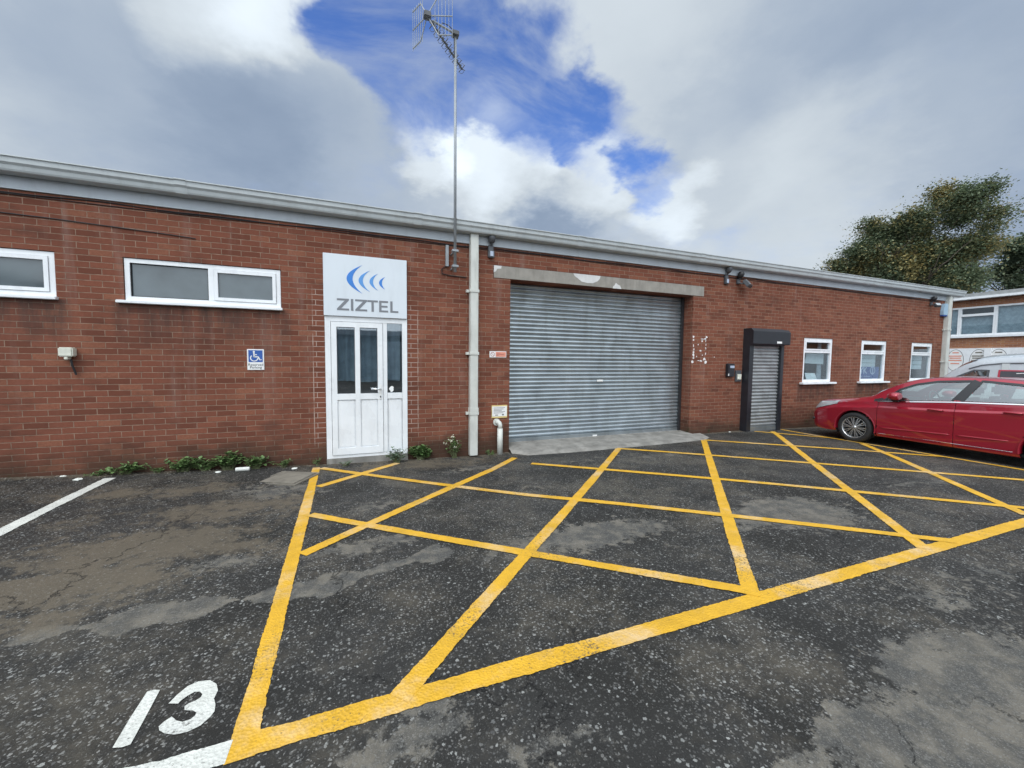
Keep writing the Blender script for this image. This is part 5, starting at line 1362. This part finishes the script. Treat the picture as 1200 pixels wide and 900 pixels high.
# ------------------------------------------------------------------ trees
def tree(name, base, height, crown, lobes, label, m, seed, nleaf, group, leaf=.20, trunk_r=.35, clear=.28):
    rnd = random.Random(seed); t = thing(name, label, 'tree', base, group); B0 = Vector(base)
    wood = BM(); tips = []
    def grow(p, d, length, r, depth):
        pts = [p]; rs = [r]; q = p; dd = d.copy(); n = 5
        for i in range(n):
            dd = (dd+Vector((rnd.uniform(-.2, .2), rnd.uniform(-.2, .2), rnd.uniform(-.02, .14)))).normalized(); q = q+dd*length/n; pts.append(q); rs.append(r*(1-.45*(i+1)/n))
        add_tube(wood, pts, rs, 8 if depth < 2 else 5, caps=False)
        if depth >= 2:
            for k in (2, 3, 4, 5): tips.append((pts[k], depth))
        if depth < 3:
            for k in range(5 if depth == 0 else 4):
                i = rnd.choice((2, 3, 4, 5)) if depth else (3, 3, 4, 5, 5)[k]
                az = rnd.uniform(0, 2*math.pi) if depth else k*2.4+rnd.uniform(-.4, .4); el = rnd.uniform(.1, .9)
                nd = (Vector((math.cos(az)*math.cos(el), math.sin(az)*math.cos(el), math.sin(el)))*.8+dd*.45).normalized()
                grow(pts[i], nd, length*rnd.uniform(.55, .75), rs[i]*.62, depth+1)
    grow(B0-Vector((0, 0, .3)), Vector((0, 0, 1)), height*.46, trunk_r, 0)
    # foliage: clumps through the volume of several uneven lobes, thinner inside and at the rim
    lf = BM(); dep = Vector((B0.x, B0.y, 0)).normalized(); rt = Vector((dep.y, -dep.x, 0))
    tot = sum(r*r for _, _, r in lobes)
    gs = lambda a: max(-1.5, min(1.5, rnd.gauss(0, a)))
    for lu, lz, lr in lobes:
        C0 = B0+rt*lu+Vector((0, 0, lz)); dd_ = rnd.uniform(.15, .4)*crown
        nc = int(nleaf*lr*lr/tot/26)
        for ic in range(nc):
            C = C0+dep*(dd_ if ic % 2 else -dd_)
            v = Vector((rnd.gauss(0, 1), rnd.gauss(0, 1), rnd.gauss(0, 1))).normalized(); rad = lr*.82*(rnd.random()**.42)*(1+.35*mnoise.noise(v*1.7+C))
            p = C+Vector((v.x, v.y, v.z*.8))*rad; cl = rnd.uniform(.16, .42); ax = Vector((v.x, v.y, -.15)).normalized()
            for k in range(int(rnd.uniform(12, 40))):
                o_ = ax*gs(.9)*cl+Vector((gs(1), gs(1), gs(.6)))*cl
                c = p+o_; q = leaf*rnd.uniform(.5, 1.3)
                a = Vector((rnd.uniform(-1, 1), rnd.uniform(-1, 1), rnd.uniform(-.7, .5))).normalized(); b_ = a.cross(Vector((rnd.uniform(-.6, .6), rnd.uniform(-.6, .6), 1))).normalized()
                v4 = [lf.verts.new(c+a*q*.5), lf.verts.new(c+b_*q*.33), lf.verts.new(c-a*q*.5), lf.verts.new(c-b_*q*.33)]; lf.faces.new(v4)
    tr = obj('trunk', wood, 'bark', t, smooth=True); obj('crown', lf, m, t)
TG = 'trees behind the buildings'
def lobes_at(base, L):
    """crown lobes measured in the photograph, as (across, height, radius) in metres at the tree's distance"""
    B0 = Vector(base); dep = Vector((B0.x, B0.y, 0)).normalized(); rt = Vector((dep.y, -dep.x, 0)); out = []
    for px, py, pr in L:
        d = ray(px, py); k = B0.xy.dot(dep.xy)/Vector((d.x, d.y)).dot(dep.xy); q = d*k
        d2 = ray(px+pr, py); q2 = d2*(B0.xy.dot(dep.xy)/Vector((d2.x, d2.y)).dot(dep.xy))
        out.append((q.dot(rt)-B0.dot(rt), q.z+CAM_H-B0.z, (q2-q).dot(rt)))
    return out
T1 = (31.0, 13.6, -.3); T2 = (41.0, 11.0, -.3); T3 = (40.0, 20.0, -.3)
tree('broadleaf_tree', T1, 11.5, 4.5, lobes_at(T1, [(1128, 245, 32), (1105, 232, 18), (1150, 232, 17), (1165, 258, 18), (1072, 266, 28), (1040, 280, 26), (1022, 268, 14), (1012, 300, 24), (985, 318, 15), (1090, 300, 40), (1140, 290, 34), (1050, 322, 38), (1120, 330, 40), (1035, 303, 26), (1075, 305, 30), (1000, 322, 20)]),
     'tall broadleaf tree turning yellow above the end of the grey fascia', 'tree_mixed', 11, 150000, TG, .135, .40)
tree('broadleaf_tree', T2, 9.5, 4.5, lobes_at(T2, [(1195, 295, 24), (1215, 285, 26), (1180, 318, 20), (1235, 310, 34), (1200, 335, 22)]),
     'darker green tree at the right edge behind the orange brick block', 'tree_dark', 5, 26000, TG, .20, .36)
tree('broadleaf_tree', T3, 8.0, 5.0, lobes_at(T3, [(1000, 326, 14), (1040, 330, 20), (1080, 330, 24), (1125, 330, 22), (975, 326, 7)]),
     'low dull green tree between the tall yellowing tree and the roofline', 'tree_dark', 23, 16000, TG, .20, .3)

scene.render.engine = 'CYCLES'
